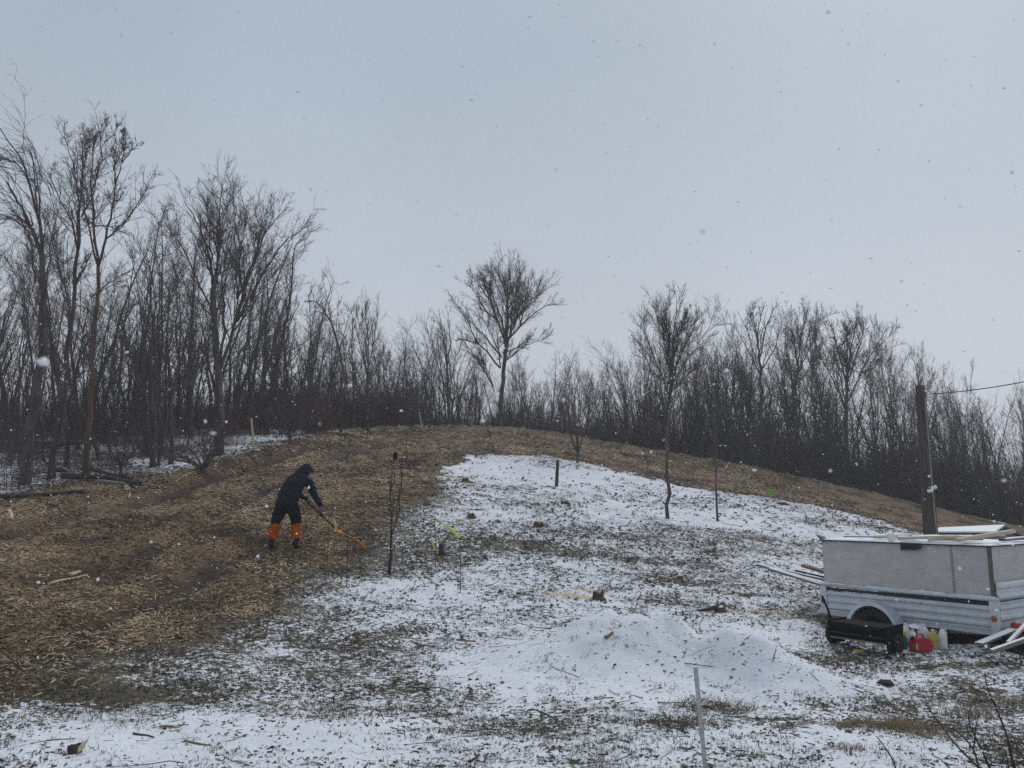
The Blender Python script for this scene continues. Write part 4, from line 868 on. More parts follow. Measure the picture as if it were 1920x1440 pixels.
for yc in (0, WD):
    t_ = TB(); t_.add(np.array([[-.03, yc, .815], [LT / 2, yc, .815], [LT + .03, yc, .815]]), np.full((1, 3), .027), 12); link('top_rail', t_.mesh('top_rail', m_steel), tr)
    b_ = BB(); b_.box(.075, LT - .075, yc - .012, yc + .012, .742, .782, bev=.003); b_.obj('gap_shade_strip', m_dark, tr)  # dark strip stands in for the shaded gap between rail and panel
    snow_rail = TB(); nn = 30; xx2 = np.linspace(-.01, LT, nn); snow_rail.add(np.c_[xx2, np.full(nn, yc + .004), .834 + .004 * np.sin(xx2 * 9)], (.012 + .006 * np.abs(np.sin(xx2 * 13 + 1)))[None], 6); link('rail_snow', snow_rail.mesh('rail_snow', M['snow']), tr)
for xx_, mm in ((.022, m_redlens), (LT - .022, m_amber)):
    b_ = BB(); b_.lathe([(0, 0), (.036, 0), (.036, .008), (.028, .016), (0, .018)], 20, Matrix.Translation((xx_, -.0285, .585)) @ Matrix.Rotation(math.pi / 2, 4, 'X')); b_.obj('reflector', mm, tr, sm=False)
b_ = BB(); b_.box(.03, 1.925, .03, .042, .80, 1.455); b_.obj('plywood_panel', m_ply, tr)
b_ = BB(); b_.box(1.935, LT - .035, .03, .042, .80, 1.455); b_.obj('plywood_panel', m_ply, tr)
b_ = BB(); b_.box(LT - .035, LT - .023, .05, WD - .03, .95, 1.455); b_.obj('plywood_panel', m_ply, tr)
b_ = BB(); b_.box(.03, LT - .035, WD - .05, WD - .038, .80, 1.455); b_.obj('plywood_panel', m_ply, tr)
b_ = BB(); b_.box(.015, .027, .03, WD - .03, .80, 1.455); b_.obj('plywood_panel', m_ply, tr)
b_ = BB(); b_.box(1.917, 1.942, .022, .0285, .83, 1.45); b_.obj('batten', mat('pale_batten', (.27, .26, .24), .8, (.33, .32, .30), 20), tr)
b_ = BB(); b_.box(LT - .058, LT - .018, .018, .0285, .80, 1.46); b_.box(LT - .022, LT - .014, .018, .048, .80, 1.46); b_.obj('corner_batten', m_olive, tr)
b_ = BB()
for i in range(9): b_.lathe([(0, 0), (.005, 0), (.004, .003), (0, .003)], 8, Matrix.Translation((1.93 + random.uniform(-.003, .003), .022, .88 + i * .04 + (i > 5) * .02 * (i - 5))) @ Matrix.Rotation(math.pi / 2, 4, 'X'))
for i in range(14): b_.lathe([(0, 0), (.005, 0), (.004, .003), (0, .003)], 8, Matrix.Translation((1.0 + i * .032 * (1 + .2 * (i % 3)), -.0225, .695)) @ Matrix.Rotation(math.pi / 2, 4, 'X'))
b_.obj('rivets', m_dark, tr)['kind'] = 'stuff'
# roof sheet with uneven snow
def snow_sheet(name, parent, x0, x1, y0, y1, z, th, m=None, nx=40, ny=22, seed=1, over=.012, edge=.25):
    u = np.linspace(0, 1, nx); v = np.linspace(0, 1, ny); U, Vv = np.meshgrid(u, v); X = x0 + (x1 - x0) * U; Y = y0 + (y1 - y0) * Vv
    e = np.minimum.reduce([U * (x1 - x0), (1 - U) * (x1 - x0), Vv * (y1 - y0), (1 - Vv) * (y1 - y0)]); r_ = smooth(0, .04, e)
    Z = z + th * (edge + (1 - edge) * r_) * (.7 + .6 * fbm(X * 5 + seed * 9, Y * 5, 3)) + (fbm(X * 14 + seed, Y * 14, 2) - .5) * th * .25 * r_
    X = X + (fbm(X * 6 + seed, Y * 6 + 3, 2) - .5) * .02 * (1 - r_); Y = Y + (fbm(X * 6 + seed + 7, Y * 6, 2) - .5) * .03 * (1 - r_)
    n = nx * ny; top = np.stack([X.ravel(), Y.ravel(), Z.ravel()], 1); bot = top.copy(); bot[:, 2] = z
    i = np.arange(n).reshape(ny, nx); q = np.stack([i[:-1, :-1], i[:-1, 1:], i[1:, 1:], i[1:, :-1]], -1).reshape(-1, 4)
    ring = np.concatenate([i[0, :], i[1:, -1], i[-1, -2::-1], i[-2:0:-1, 0]]); r2 = np.roll(ring, -1); sk = np.stack([ring, ring + n, r2 + n, r2], 1)
    return link(name, mesh_from(name, np.concatenate([top, bot]), np.concatenate([q, q[:, ::-1] + n, sk]), m or M['snow'], True), parent)
b_ = BB(); b_.box(-.02, LT + .0, -.005, WD, 1.457, 1.472); b_.obj('roof_sheet', m_dark, tr)
snow_sheet('roof_snow', tr, 0.05, LT + .01, -.02, WD - .02, 1.474, .022, seed=2)
# folded dark corner flap
b_ = BB(); vs = [b_.b.verts.new(p) for p in ((-.06, -.02, 1.56), (.09, -.025, 1.475), (.10, .06, 1.475), (.02, .10, 1.52), (.07, -.028, 1.44), (.0, -.02, 1.50))]
for f_ in ((0, 1, 2), (0, 2, 3), (0, 4, 1), (0, 5, 4), (1, 4, 2), (5, 2, 4), (0, 3, 5), (3, 2, 5)): b_.b.faces.new([vs[i] for i in f_])
b_.obj('corner_flap', m_dark, tr)
# wheel + fender (near), wheel (far)
for yc, sg in ((-.13, -1), (WD + .13, 1)):
    wh = BB(); wh.lathe([(.17, -.08), (.26, -.09), (.285, -.075), (.30, -.04), (.30, .04), (.285, .075), (.26, .09), (.17, .08), (.165, 0), (.17, -.08)], 36, Matrix.Translation((.90, yc, .285)) @ Matrix.Rotation(math.pi / 2, 4, 'X'))
    w_ = wh.obj('wheel', m_tyre, tr, sm=True)
    rb = BB(); rb.lathe([(0, -.05), (.05, -.05), (.06, -.035), (.13, -.03), (.168, -.065), (.168, .065), (.12, .04), (0, .04)], 28, Matrix.Translation((.90, yc, .285)) @ Matrix.Rotation(sg * -math.pi / 2, 4, 'X')); rb.obj('rim', m_black, w_, sm=True)
    nb_ = BB()
    for k_ in range(5): nb_.lathe([(0, 0), (.009, 0), (.009, .012), (0, .014)], 8, Matrix.Translation((.90 + .045 * math.cos(k_ * 1.257), yc + sg * .045, .285 + .045 * math.sin(k_ * 1.257))) @ Matrix.Rotation(sg * -math.pi / 2, 4, 'X'))
    nb_.obj('wheel_nuts', m_steel, w_)['kind'] = 'stuff'
    fb = BB(); pr = []
    a_ = np.linspace(math.radians(-6), math.radians(186), 25)
    pr = [(.90 + .365 * math.cos(q), .275 + .365 * math.sin(q)) for q in a_] + [(.90 + .35 * math.cos(q), .275 + .35 * math.sin(q)) for q in a_[::-1]]
    y0_, y1_ = (yc - .12, -.004) if sg < 0 else (WD + .004, yc + .12)
    fb.prism(pr, 'y', y0_, y1_)
    # rolled outer lip
    pr2 = [(.90 + .388 * math.cos(q), .275 + .388 * math.sin(q)) for q in a_] + [(.90 + .335 * math.cos(q), .275 + .335 * math.sin(q)) for q in a_[::-1]]
    yl = yc + sg * .125; fb.prism(pr2, 'y', min(yl, yl - sg * .006) , max(yl, yl - sg * .006)); fb.obj('fender', m_steel, tr)
b_ = BB(); b_.box(.87, .93, -.04, WD + .04, .26, .31); b_.obj('axle', m_black, tr)
b_ = BB()
b_.box(0, 1.25, -.03, .03, .37, .44, Matrix.Translation((LT + .0, .25, 0)) @ Matrix.Rotation(math.atan2(.5, 1.15), 4, 'Z')); b_.box(0, 1.25, -.03, .03, .372, .442, Matrix.Translation((LT + .0, 1.25, 0)) @ Matrix.Rotation(-math.atan2(.5, 1.15), 4, 'Z'))
b_.obj('drawbar', m_black, tr)
b_ = BB(); b_.lathe([(.0, .1), (.06, .1), (.06, .13), (.025, .14), (.025, .75), (0, .76)], 14, Matrix.Translation((LT + .9, .75, 0))); b_.obj('jack', m_black, tr, sm=False)
b_ = BB(); b_.box(LT + .032, LT + .04, .05, WD - .3, .785, .80); b_.obj('strap', m_dark, tr)
b_ = BB(); b_.box(LT + .032, LT + .05, .28, .6, .44, .47); b_.obj('bracket', m_dark, tr)
# tailgate ramp folded down to the snow
rp = BB(); e1 = Vector((-.01, .06, .42)); gz = min(.12, float(surf(TW(-1.0, .7, 0).x, TW(-1.0, .7, 0).y)[0]) - TW(-1.0, .7, 0).z + .02); e2 = Vector((-1.15, .06, gz)); Mr, ln = frame_between(e1, e2)
for yy in (0, -1.36): rp.box(0, ln, yy - .018, yy + .018, -.018, .018, Mr)
for i in range(2): rp.box(i * (ln - .03), i * (ln - .03) + .03, -1.34, -.018, -.015, .015, Mr)
for i in range(22): rp.box(.04 + i * (ln - .08) / 21, .05 + i * (ln - .08) / 21, -1.34, -.018, -.004, .004, Mr)
for i in range(7): rp.box(.03, ln - .03, -.2 - i * .17, -.19 - i * .17, .0045, .010, Mr)
rp.obj('ramp', m_steel, tr)
# ---- scrap lumber lying on the roof (each board rests on its own)
GRP = 'boards lying on the snowy trailer roof'
rz_ = 1.505
RB = [(.22, .30, 1.30, .22, .05, .018, 'g', 'long thin weathered board at the rear of the trailer roof', .012),
      (.52, .62, 1.12, .50, .09, .02, 'g', 'dark edged board lying across the middle of the trailer roof', .012),
      (.80, .10, 1.30, .42, .085, .038, 'p', 'pale sawn two by four with its end over the near roof edge', .006),
      (.92, .75, 1.45, .68, .06, .03, 'p', 'narrow pale board behind the first two by four on the roof', .01),
      (1.24, .00, 1.98, .12, .085, .038, 'p', 'long pale two by four along the near edge beneath the pole', .004),
      (1.30, .22, 2.05, .40, .085, .036, 'g', 'snow topped board second from the near edge beneath the pole', .012),
      (1.62, .05, 2.22, .30, .09, .038, 'p', 'short pale board pointing at the plywood joint', .003),
      (1.50, .55, 2.35, .62, .08, .03, 'g', 'weathered board crossing the front half of the roof', .012),
      (2.05, -.03, 2.52, .48, .12, .045, 'p', 'thick fresh sawn timber sticking up at the front corner of the roof', 0),
      (2.30, .62, 2.42, 1.25, .09, .03, 'g', 'dark wet board near the front end of the roof', .008)]
for i, (x0, y0, x1, y1, w__, h__, mm, lb, sn) in enumerate(RB):
    up0 = .012 + .012 * (i % 3); up1 = up0 + (.085 if i == 8 else .012 * ((i + 1) % 3))
    board('lumber_board', TW(x0, y0, rz_ + h__ / 2 + up0 * .3), TW(x1, y1, rz_ + h__ / 2 + up1), w__, h__, m_lum if mm == 'p' else M['wood_grey'], lb, 'board', GRP, snow=sn)
board('lumber_block', TW(1.12, .04, 1.50), TW(1.11, .02, 1.60), .10, .045, M['snow'] if False else m_whitep, 'whitewashed block standing on end at the roof edge', 'board', GRP)
o = BB(); vs = []
for i, (x, z0_, z1_) in enumerate(((1.27, 1.37, 1.475), (1.36, 1.385, 1.476), (1.47, 1.38, 1.476), (1.56, 1.405, 1.475))):
    vs.append([o.b.verts.new((x, -.022 - .006 * (i % 2), z0_)), o.b.verts.new((x, -.03, z1_)), o.b.verts.new((x, -.012 - .006 * (i % 2), z0_)), o.b.verts.new((x, -.02, z1_))])
for a_, c_ in zip(vs, vs[1:]):
    o.b.faces.new((a_[0], c_[0], c_[1], a_[1])); o.b.faces.new((a_[2], a_[3], c_[3], c_[2])); o.b.faces.new((a_[0], a_[2], c_[2], c_[0])); o.b.faces.new((a_[1], c_[1], c_[3], a_[3]))
o.b.faces.new([vs[0][i] for i in (0, 1, 3, 2)]); o.b.faces.new([vs[-1][i] for i in (0, 2, 3, 1)])
of = o.obj('roofing_scrap', m_dark); of.matrix_local = Tm; tag(of, 'dark scrap of roofing felt hanging over the plywood below the boards', 'roofing scrap')

# ---------------------------------------------------------------- black wheeled hopper in front of the trailer
P1 = S(1562, 1206); hx = thing('wheeled_hopper', 'low black towed hopper with small wheels and an upright lever by the trailer', 'garden machine', tuple(P1), ang + .04)
b_ = BB(); b_.prism([(-.10, .10), (.12, .08), (.20, .30), (-.16, .30), (-.18, .275)], 'x', .08, .80); b_.obj('hopper', m_black, hx)
b_ = BB(); b_.prism([(-.16, .02), (.16, .02), (.21, .32), (-.18, .32)], 'x', .05, .078); b_.obj('end_plate', m_black, hx)
b_ = BB(); b_.prism([(-.16, .0), (.16, .0), (.21, .32), (-.18, .32)], 'x', .802, .83); b_.obj('end_plate', m_black, hx)
for z_, y_ in ((.175, -.165), (.115, -.20)):
    b_ = BB(); b_.box(.09, .79, y_ - .012, y_ + .012, z_ - .008, z_ + .008, bev=.002); b_.obj('front_bar', M['wood_grey'] if z_ < .15 else m_dark, hx)
for xw in (.0, .87):
    wb = BB(); qs = .8 if xw > .5 else 1.0; wb.lathe([(0, -.03), (.05, -.03), (.11, -.028), (.13, -.022), (.135, 0), (.13, .022), (.11, .028), (.05, .03), (0, .03)], 24, Matrix.Translation((xw - .02 * (xw > .5), .03 * (xw > .5), .135 * qs)) @ Matrix.Rotation(math.pi / 2, 4, 'Y') @ Matrix.Scale(qs, 4)); wb.obj('wheel', m_tyre, hx, sm=True)
t_ = TB(); t_.add(np.array([[.03, -.06, .30], [-.0, -.09, .45], [-.05, -.12, .60]]), np.full((1, 3), .014), 8); link('lever', t_.mesh('lever', m_black), hx)
# ---------------------------------------------------------------- dark timber with snow beneath the trailer
p, q = S(1706, 1205), S(1890, 1206)
lg = thing('railway_sleeper', 'dark soil stained timber lying under the trailer front with snow on top', 'timber', tuple(p), math.atan2(q[1] - p[1], q[0] - p[0])); Ls_ = float(np.hypot(*(q - p)[:2]))
t_ = TB(); n_ = 14; px_ = np.linspace(0, Ls_, n_); t_.add(np.c_[px_, .03 * np.sin(px_ * 3), .085 + .012 * np.sin(px_ * 7)], (.098 + .012 * np.sin(px_ * 5 + 1))[None], 9); link('timber', t_.mesh('timber', m_mud), lg)
snow_sheet('snow_cap', lg, .02, Ls_ - .03, -.085, .09, .165, .035, seed=5, nx=40, ny=10, edge=.1)
bgp = S(1775, 1200); bgp[1] += .28; o = BB(); r_ = bmesh.ops.create_icosphere(o.b, subdivisions=3, radius=.2)
for v in r_['verts']:
    n__ = float(fbm(np.array([v.co.x * 7 + 3]), np.array([v.co.z * 9 + v.co.y * 4]), 3)[0]); v.co = Vector((v.co.x * 1.0, v.co.y * .7, max(v.co.z, -.12) * .62)) * (.8 + .45 * n__)
o = o.obj('sack', M['snow'], None, (bgp[0], bgp[1], float(surf(bgp[0], bgp[1])[0]) + .30), sm=True); tag(o, 'snow covered sack slumped under the trailer side', 'sack')
sp = BB(); sp.prism([(-.12, -.1), (.13, -.1), (.14, .1), (-.12, .1)], 'z', .0, .27); o = sp.obj('crate', m_mud, None, (bgp[0], bgp[1], float(surf(bgp[0], bgp[1])[0]) - .02)); tag(o, 'dark crate holding the snow covered sack', 'crate')
pf = W(1716, 1176, 10.55); fl = BB(); vs = [fl.b.verts.new(v) for v in ((-.08, .02, .03), (.0, 0, .045), (.05, -.02, .03), (.09, -.03, -.045), (.02, -.03, -.015), (-.07, -.02, .0), (0, .03, -.02))]
for f_ in ((0, 1, 4, 5), (1, 2, 3, 4), (0, 6, 1), (1, 6, 2), (2, 6, 3), (3, 6, 4), (4, 6, 5), (5, 6, 0)): fl.b.faces.new([vs[i] for i in f_])
o = fl.obj('plastic_sheet', M['snow'], None, tuple(pf)); tag(o, 'crumpled white sheet hanging below the trailer fender', 'sheet')

# ---------------------------------------------------------------- bottles and cans
def at(px, py): p = S(px, py); return tuple(p)
def jug(px, py, label, h, r, m, capm, flat=.8, group='jugs and bottles beside the trailer', liquid=None, rz=0, cat='jug', up=0):
    p = at(px, py); o = thing('plastic_jug', label, cat, (p[0], p[1], p[2] + up), rz, group); S_ = Matrix.Diagonal((1, flat, 1, 1))
    b_ = BB(); b_.lathe([(0, 0), (r * .92, 0), (r, .02), (r, h * .5), (r * .97, h * .62), (r * .60, h * .84), (r * .30, h * .92), (r * .26, h * .95), (0, h * .95)], 20, S_); bod = b_.obj('body', m, o, sm=True)
    b_ = BB(); b_.lathe([(0, h * .952), (r * .34, h * .952), (r * .34, h), (0, h)], 16, S_); b_.obj('cap', capm, o)
    t_ = TB(); t_.add(np.array([[r * .25, 0, h * .90], [r * .62, 0, h * .93], [r * .98, 0, h * .82], [r * 1.02, 0, h * .66], [r * .95, 0, h * .56]]), np.full((1, 5), r * .12), 8); link('handle', t_.mesh('handle', m), o)
    if liquid:
        b_ = BB(); b_.lathe([(r * 1.006, .03), (r * 1.006, h * .48)], 20, S_); b_.lathe([(r * 1.012, .03), (r * 1.012, h * .48)][::-1], 20, S_); b_.obj('label_band', liquid, o, sm=True)
    return o
jug(1700, 1208, 'milk white jug standing behind the spray bottle', .26, .062, m_whitep, m_whitep, rz=.4)
jug(1713, 1214, 'milky clear jug between the spray bottle and the red can', .215, .066, m_clear, m_clear, rz=1.0)
jug(1733, 1210, 'tall clear pointed jug right behind the red can', .26, .075, m_clear, m_whitep, rz=2.2)
jug(1751, 1217, 'jug of yellow liquid with an amber label beside the red can', .235, .07, m_amberliq, m_clear, rz=.2, liquid=m_label)
jug(1769, 1215, 'tall white bottle with a yellow cap at the end of the row', .245, .052, m_whitep, m_yellow, flat=.85, cat='bottle')
# red fuel can
p = at(1727, 1222); fc = thing('fuel_can', 'red plastic fuel can standing in front of the jugs', 'fuel can', p, .12)
b_ = BB(); b_.prism([(-.115, 0), (.115, 0), (.12, .10), (.105, .135), (.055, .165), (-.075, .165), (-.115, .13), (-.12, .08)], 'y', -.07, .07)
bmesh.ops.bevel(b_.b, geom=list(b_.b.edges), offset=.012, segments=2, affect='EDGES'); b_.obj('body', m_red, fc, sm=False)
t_ = TB(); t_.add(np.array([[-.05, 0, .155], [-.045, 0, .19], [-.01, 0, .205], [.03, 0, .20], [.05, 0, .16]]), np.full((1, 5), .011), 8); link('handle', t_.mesh('handle', m_red), fc)
b_ = BB(); b_.lathe([(0, .0), (.026, .0), (.026, .03), (0, .032)], 16, Matrix.Translation((-.095, 0, .145)) @ Matrix.Rotation(-.5, 4, 'Y')); b_.obj('cap', m_black, fc)
b_ = BB(); b_.box(-.112, -.085, -.0745, -.0715, .035, .11); b_.obj('label_patch', m_label, fc)
# spray bottle
p = at(1697, 1217); sb = thing('spray_bottle', 'green spray bottle with a yellow trigger head', 'spray bottle', p, .3)
b_ = BB(); b_.lathe([(0, 0), (.038, 0), (.04, .01), (.04, .11), (.034, .135), (.015, .155), (.013, .165), (0, .165)], 18, Matrix.Diagonal((1, .75, 1, 1))); b_.obj('body', m_green, sb, sm=True)
b_ = BB(); b_.lathe([(.0405, .04), (.0405, .085)], 18, Matrix.Diagonal((1, .75, 1, 1))); b_.obj('label_band', m_blue, sb, sm=True)
b_ = BB(); b_.box(-.075, .03, -.014, .014, .178, .205, bev=.004); b_.box(-.016, .016, -.013, .013, .1655, .178); b_.box(-.05, -.036, -.008, .008, .12, .178, Matrix.Rotation(.12, 4, 'Y'), bev=.002); b_.box(-.088, -.075, -.01, .01, .182, .2, bev=.002); b_.obj('trigger_head', m_yellow, sb)
# bits at the right edge
GR = 'weathered planks crossing at the trailer drawbar'
def pxboard(name, a, b2, Ya, Yb, w__, h__, m, lb, cat, group=None, **k): return board(name, W(*a, Ya), W(*b2, Yb), w__, h__, m, lb, cat, group, **k)
pxboard('plank', (1834, 1208), (1912, 1176), 9.9, 10.3, .10, .03, M['wood_grey'], 'grey plank propped on the dark timber', 'plank', GR, snow=.003)
pxboard('plank', (1858, 1222), (1960, 1186), 9.4, 9.3, .07, .045, M['wood_grey'], 'grey squared plank reaching lowest over the snow', 'plank', GR, snow=.002)
pxboard('plank', (1890, 1206), (1945, 1148), 9.6, 9.9, .045, .03, M['wood_pale'], 'thin pale lath leaning steeply across the grey planks', 'plank', GR, snow=.001)
pxboard('metal_bar', (1899, 1217), (1935, 1236), 9.5, 9.2, .03, .02, m_black, 'black bar lying in the snow below the crossed planks', 'bar')
p = S(1918, 1228); b_ = BB(); b_.box(-.10, .3, -.15, .15, 0, .17, bev=.01); b_.box(-.11, .31, -.16, .16, .171, .19, bev=.006); o = b_.obj('tool_box', m_black, None, (p[0] + .05, p[1] + .15, p[2] - .01), (0, 0, .3)); tag(o, 'black box half hidden at the crossed planks', 'box')
p = W(1906, 1174, 10.25); b_ = BB(); b_.lathe([(0, -.05), (.04, -.05), (.05, -.03), (.05, .03), (.04, .05), (0, .05)], 16, Matrix.Rotation(math.pi / 2, 4, 'Y')); o = b_.obj('red_canister', m_red, None, tuple(p), sm=True); tag(o, 'small red canister resting on the planks at the drawbar', 'canister')
p = S(1611, 1222); b_ = BB(); b_.prism([(-.06, -.02), (.03, -.03), (.06, 0), (.04, .025), (-.03, .03), (-.065, .01)], 'z', -.005, .022); bmesh.ops.bevel(b_.b, geom=list(b_.b.edges), offset=.005, segments=1, affect='EDGES'); o = b_.obj('yellow_lid', m_yellow, None, tuple(p)); tag(o, 'flat yellow plastic lid lying in the snow before the hopper', 'lid')
# boards behind the trailer rear
GB = 'snowy boards lying behind the trailer'
for a, b2, Ya, Yb, w__, h__, mm, lb, sn in [((1420, 1059), (1570, 1103), 14.3, 13.2, .06, .035, M['wood_grey'], 'longest snowy board, reaching furthest from the trailer rear', .010),
    ((1442, 1067), (1575, 1108), 13.9, 12.9, .05, .035, M['wood_grey'], 'dark undersided board nearest the viewer behind the trailer', .008),
    ((1455, 1067), (1575, 1094), 14.2, 13.6, .05, .03, M['wood_grey'], 'board lying parallel just behind the longest one', .010),
    ((1493, 1071), (1580, 1091), 14.2, 13.5, .07, .06, M['wood_dark'], 'thick dark beam end under the trailer wall', .006),
    ((1506, 1060), (1580, 1082), 14.5, 13.9, .14, .05, M['wood_brown'], 'split brown slab highest on the pile behind the trailer', 0)]:
    board('plank', W(*a, Ya), W(*b2, Yb), w__, h__, mm, lb, 'board', GB, snow=sn)

# ---------------------------------------------------------------- pole, conduit, cable
Yp = 15.2; base = SX(1751, Yp)
pole = thing('utility_pole', 'short weathered wooden pole rising behind the trailer, leaning slightly', 'utility pole', tuple(base))
path = np.array([base - [0, 0, .3], W(1745, 1003, Yp), W(1738, 900, Yp), W(1731, 800, Yp), W(1725, 723, Yp)]) - base
t_ = TB(); n_ = 16; uu = np.linspace(0, 4, n_); P = np.stack([np.interp(uu, range(5), path[:, c]) for c in range(3)], 1); Rr = np.interp(uu, range(5), [.145, .132, .115, .10, .086]) * (1 + .03 * np.sin(uu * 9)); t_.add(P, Rr[None], 14); link('post', t_.mesh('post', m_pole), pole)
cp = np.array([W(1757, 1005, Yp - .12), W(1752, 960, Yp - .12), W(1748, 918, Yp - .11), W(1743, 850, Yp - .10), W(1738, 790, Yp - .10), W(1734, 745, Yp - .10)]) - base
t_ = TB(); t_.add(cp, np.full((1, 6), .011), 8); link('conduit', t_.mesh('conduit', mat('dull_conduit', (.20, .21, .22), .6, (.30, .31, .32), 9)), pole)
for px, py in ((1744, 920), (1751, 914)):
    c = W(px, py, Yp - .16) - base; b_ = BB(); b_.lathe([(0, -.05), (.025, -.05), (.04, -.03), (.02, 0), (.04, .02), (.03, .045), (0, .05)], 14, Matrix.Translation(Vector(c)) @ Matrix.Rotation(math.radians(75), 4, 'Y')); b_.obj('insulator', m_whitep, pole, sm=True)
for k_ in range(2):
    c = W(1738, 738 + 4 * k_, Yp - .05) - base; b_ = BB(); b_.lathe([(0, 0), (.012, 0), (.012, .09), (0, .09)], 8, Matrix.Translation(Vector(c)) @ Matrix.Rotation(math.pi / 2, 4, 'Y')); b_.obj('hook', m_steel, pole)
a0 = W(1742, 739, Yp - .05); a1 = W(2150, 655, 12.5); n_ = 24; uu = np.linspace(0, 1, n_)[:, None]; P = a0 * (1 - uu) + a1 * uu; P[:, 2] -= .5 * uu[:, 0] * (1 - uu[:, 0])
o = tube('overhead_cable', P - a0, .009, m_wire, sides=6); o.location = tuple(a0); tag(o, 'black overhead cable running from the pole top out of view', 'cable')
a0 = W(1735, 730, Yp - .08); P = np.array([a0, W(1744, 736, Yp - .2), W(1749, 738, Yp - .15), W(1753, 737, Yp - .1)]); o = tube('tie_wire', P - a0, .005, m_wire, sides=5); o.location = tuple(a0); tag(o, 'short tie wire looped at the pole top', 'wire')
# ---------------------------------------------------------------- low shed behind the trailer
R1, R2, E1, E2, B2 = W(1763, 994, 16.4), W(1884, 989, 15.4), W(1740, 1002, 15.7), W(1866, 1002, 14.7), W(1922, 1009, 16.1); B1 = R1 + (B2 - R2)
sh0 = np.array([(E1[0] + E2[0]) / 2, (E1[1] + E2[1]) / 2 + .4, 0]); sh0[2] = float(surf(sh0[0], sh0[1])[0])
shd = thing('shed', 'low dark grey shed with a snow covered roof behind the trailer', 'shed', tuple(sh0))
def slab(name, P4, th, m, up=0):
    P4 = [Vector(p - sh0) for p in P4]; n = (P4[1] - P4[0]).cross(P4[3] - P4[0]).normalized(); n = n if n.z > 0 else -n
    b_ = BB(); A_ = [b_.b.verts.new(p + n * (up + th)) for p in P4]; C_ = [b_.b.verts.new(p + n * up) for p in P4]
    b_.b.faces.new(A_); b_.b.faces.new(C_[::-1])
    for i in range(len(P4)): b_.b.faces.new((A_[i], C_[i], C_[(i + 1) % len(P4)], A_[(i + 1) % len(P4)]))
    return b_.obj(name, m, shd)
slab('roof', [E1, E2, R2, R1], .03, m_shed); slab('roof', [R1, R2, B2, B1], .03, m_shed); slab('roof_snow', [E1, E2, R2, R1], .025, M['snow'], .031); slab('roof_snow', [R1, R2, B2, B1], .008, m_shed, .031)
def dn(p, z=.35): q = p.copy(); q[2] = sh0[2] - .3; return q
ins = lambda p: p + (np.r_[sh0[:2], p[2]] - p) * .04
b_ = BB()
for poly in ([ins(E1), ins(E2), dn(ins(E2)), dn(ins(E1))], [ins(E2), ins(R2), ins(B2), dn(ins(B2)), dn(ins(E2))], [ins(B2), ins(B1), dn(ins(B1)), dn(ins(B2))], [ins(B1), ins(R1), ins(E1), dn(ins(E1)), dn(ins(B1))]):
    b_.b.faces.new([b_.b.verts.new(Vector(p - sh0 - [0, 0, .012])) for p in poly])
b_.obj('wall', m_shed, shd)

# ---------------------------------------------------------------- stakes, rods, posts
def stake(name, base_px, top_px, w__, m, label, cat='stake', group=None, h=None, Y=None, taper=1):
    b0 = S(*base_px) if Y is None else SX(base_px[0], Y); tp = W(*top_px, b0[1]); o = board(name, tuple(b0 - np.array([0, 0, .08])), tuple(tp), w__, h or w__, m, label, cat, group, taper=taper); return o, b0, tp
bs = np.array(G(1325, 1447, y0=4.0)); tp = W(1304, 1251, bs[1])
board('survey_stake', tuple(bs - [0, 0, .1]), tuple(tp), .029, .02, mat('whitened_stake', (.36, .35, .34), .8, (.55, .55, .56), 25, .002), 'tall whitish wooden stake in the snow beside the mound', 'stake')
GS = 'thin rods marking the planted saplings'
for bpx, tpx, r_, mm, lb, rib in [((650, 1103), (651, 995), .007, M['wood_dark'], 'black rod in front of the rake head', None),
        ((863, 1112), (862, 1008), .007, M['wood_dark'], 'black rod with lime tape streaming up and away from its top', [(862, 1008), (857, 1003), (850, 996), (843, 990), (836, 984)]),
        ((817, 1062), (815, 971), .007, M['bark_brown'], 'brown rod with two lime ribbons, by the dark short post', [(815, 972), (820, 976), (826, 980), (824, 984), (828, 978)]),
        ((613, 1050), (617, 958), .005, M['bark_brown'], 'faint brown cane standing behind the rake handle', None)]:
    b0 = S(*bpx); tp = W(*tpx, b0[1]); o = thing('marker_rod', lb, 'rod', tuple(b0), 0, GS); Pm = np.array([b0 - [0, 0, .1], (b0 + tp) / 2 + [.006, 0, 0], tp]) - b0
    t_ = TB(); t_.add(Pm, np.full((1, 3), r_), 6); link('rod', t_.mesh('rod', mm), o)
    if rib: ribbon([W(a, c, b0[1] - .02 * i) for i, (a, c) in enumerate(rib)], .05, m_lime, o)
    if lb.startswith('brown rod'): ribbon([W(a, c, b0[1] - .02) for a, c in [(815, 1030), (813, 1024), (811, 1017), (810, 1010)]], .028, m_lime, o)
for pts_, Yb, lb in [([(627, 997), (630, 990), (628, 982), (625, 974), (632, 984)], None, 'lime ribbon fluttering beside the upper end of the rake'), ([(754, 1004), (759, 999), (765, 1003), (768, 1011), (762, 1006)], None, 'lime ribbon caught on a twig right of the forked sapling'), ([(727, 1012), (724, 1007), (729, 1005), (731, 1012)], None, 'small lime ribbon tied low on the forked sapling')]:
    b0 = S(pts_[0][0], 1045 if pts_[0][0] < 700 else 1060); o = thing('marker_twig', lb, 'ribbon', tuple(b0), 0, 'lime ribbons on twigs')
    tp = W(*pts_[0], b0[1]); t_ = TB(); t_.add(np.array([b0 - [0, 0, .05], tp]) - b0, np.full((1, 2), .004), 5); link('twig', t_.mesh('twig', M['wood_dark']), o); ribbon([W(a, c, b0[1] - .01 * i) for i, (a, c) in enumerate(pts_)], .03, m_lime, o)
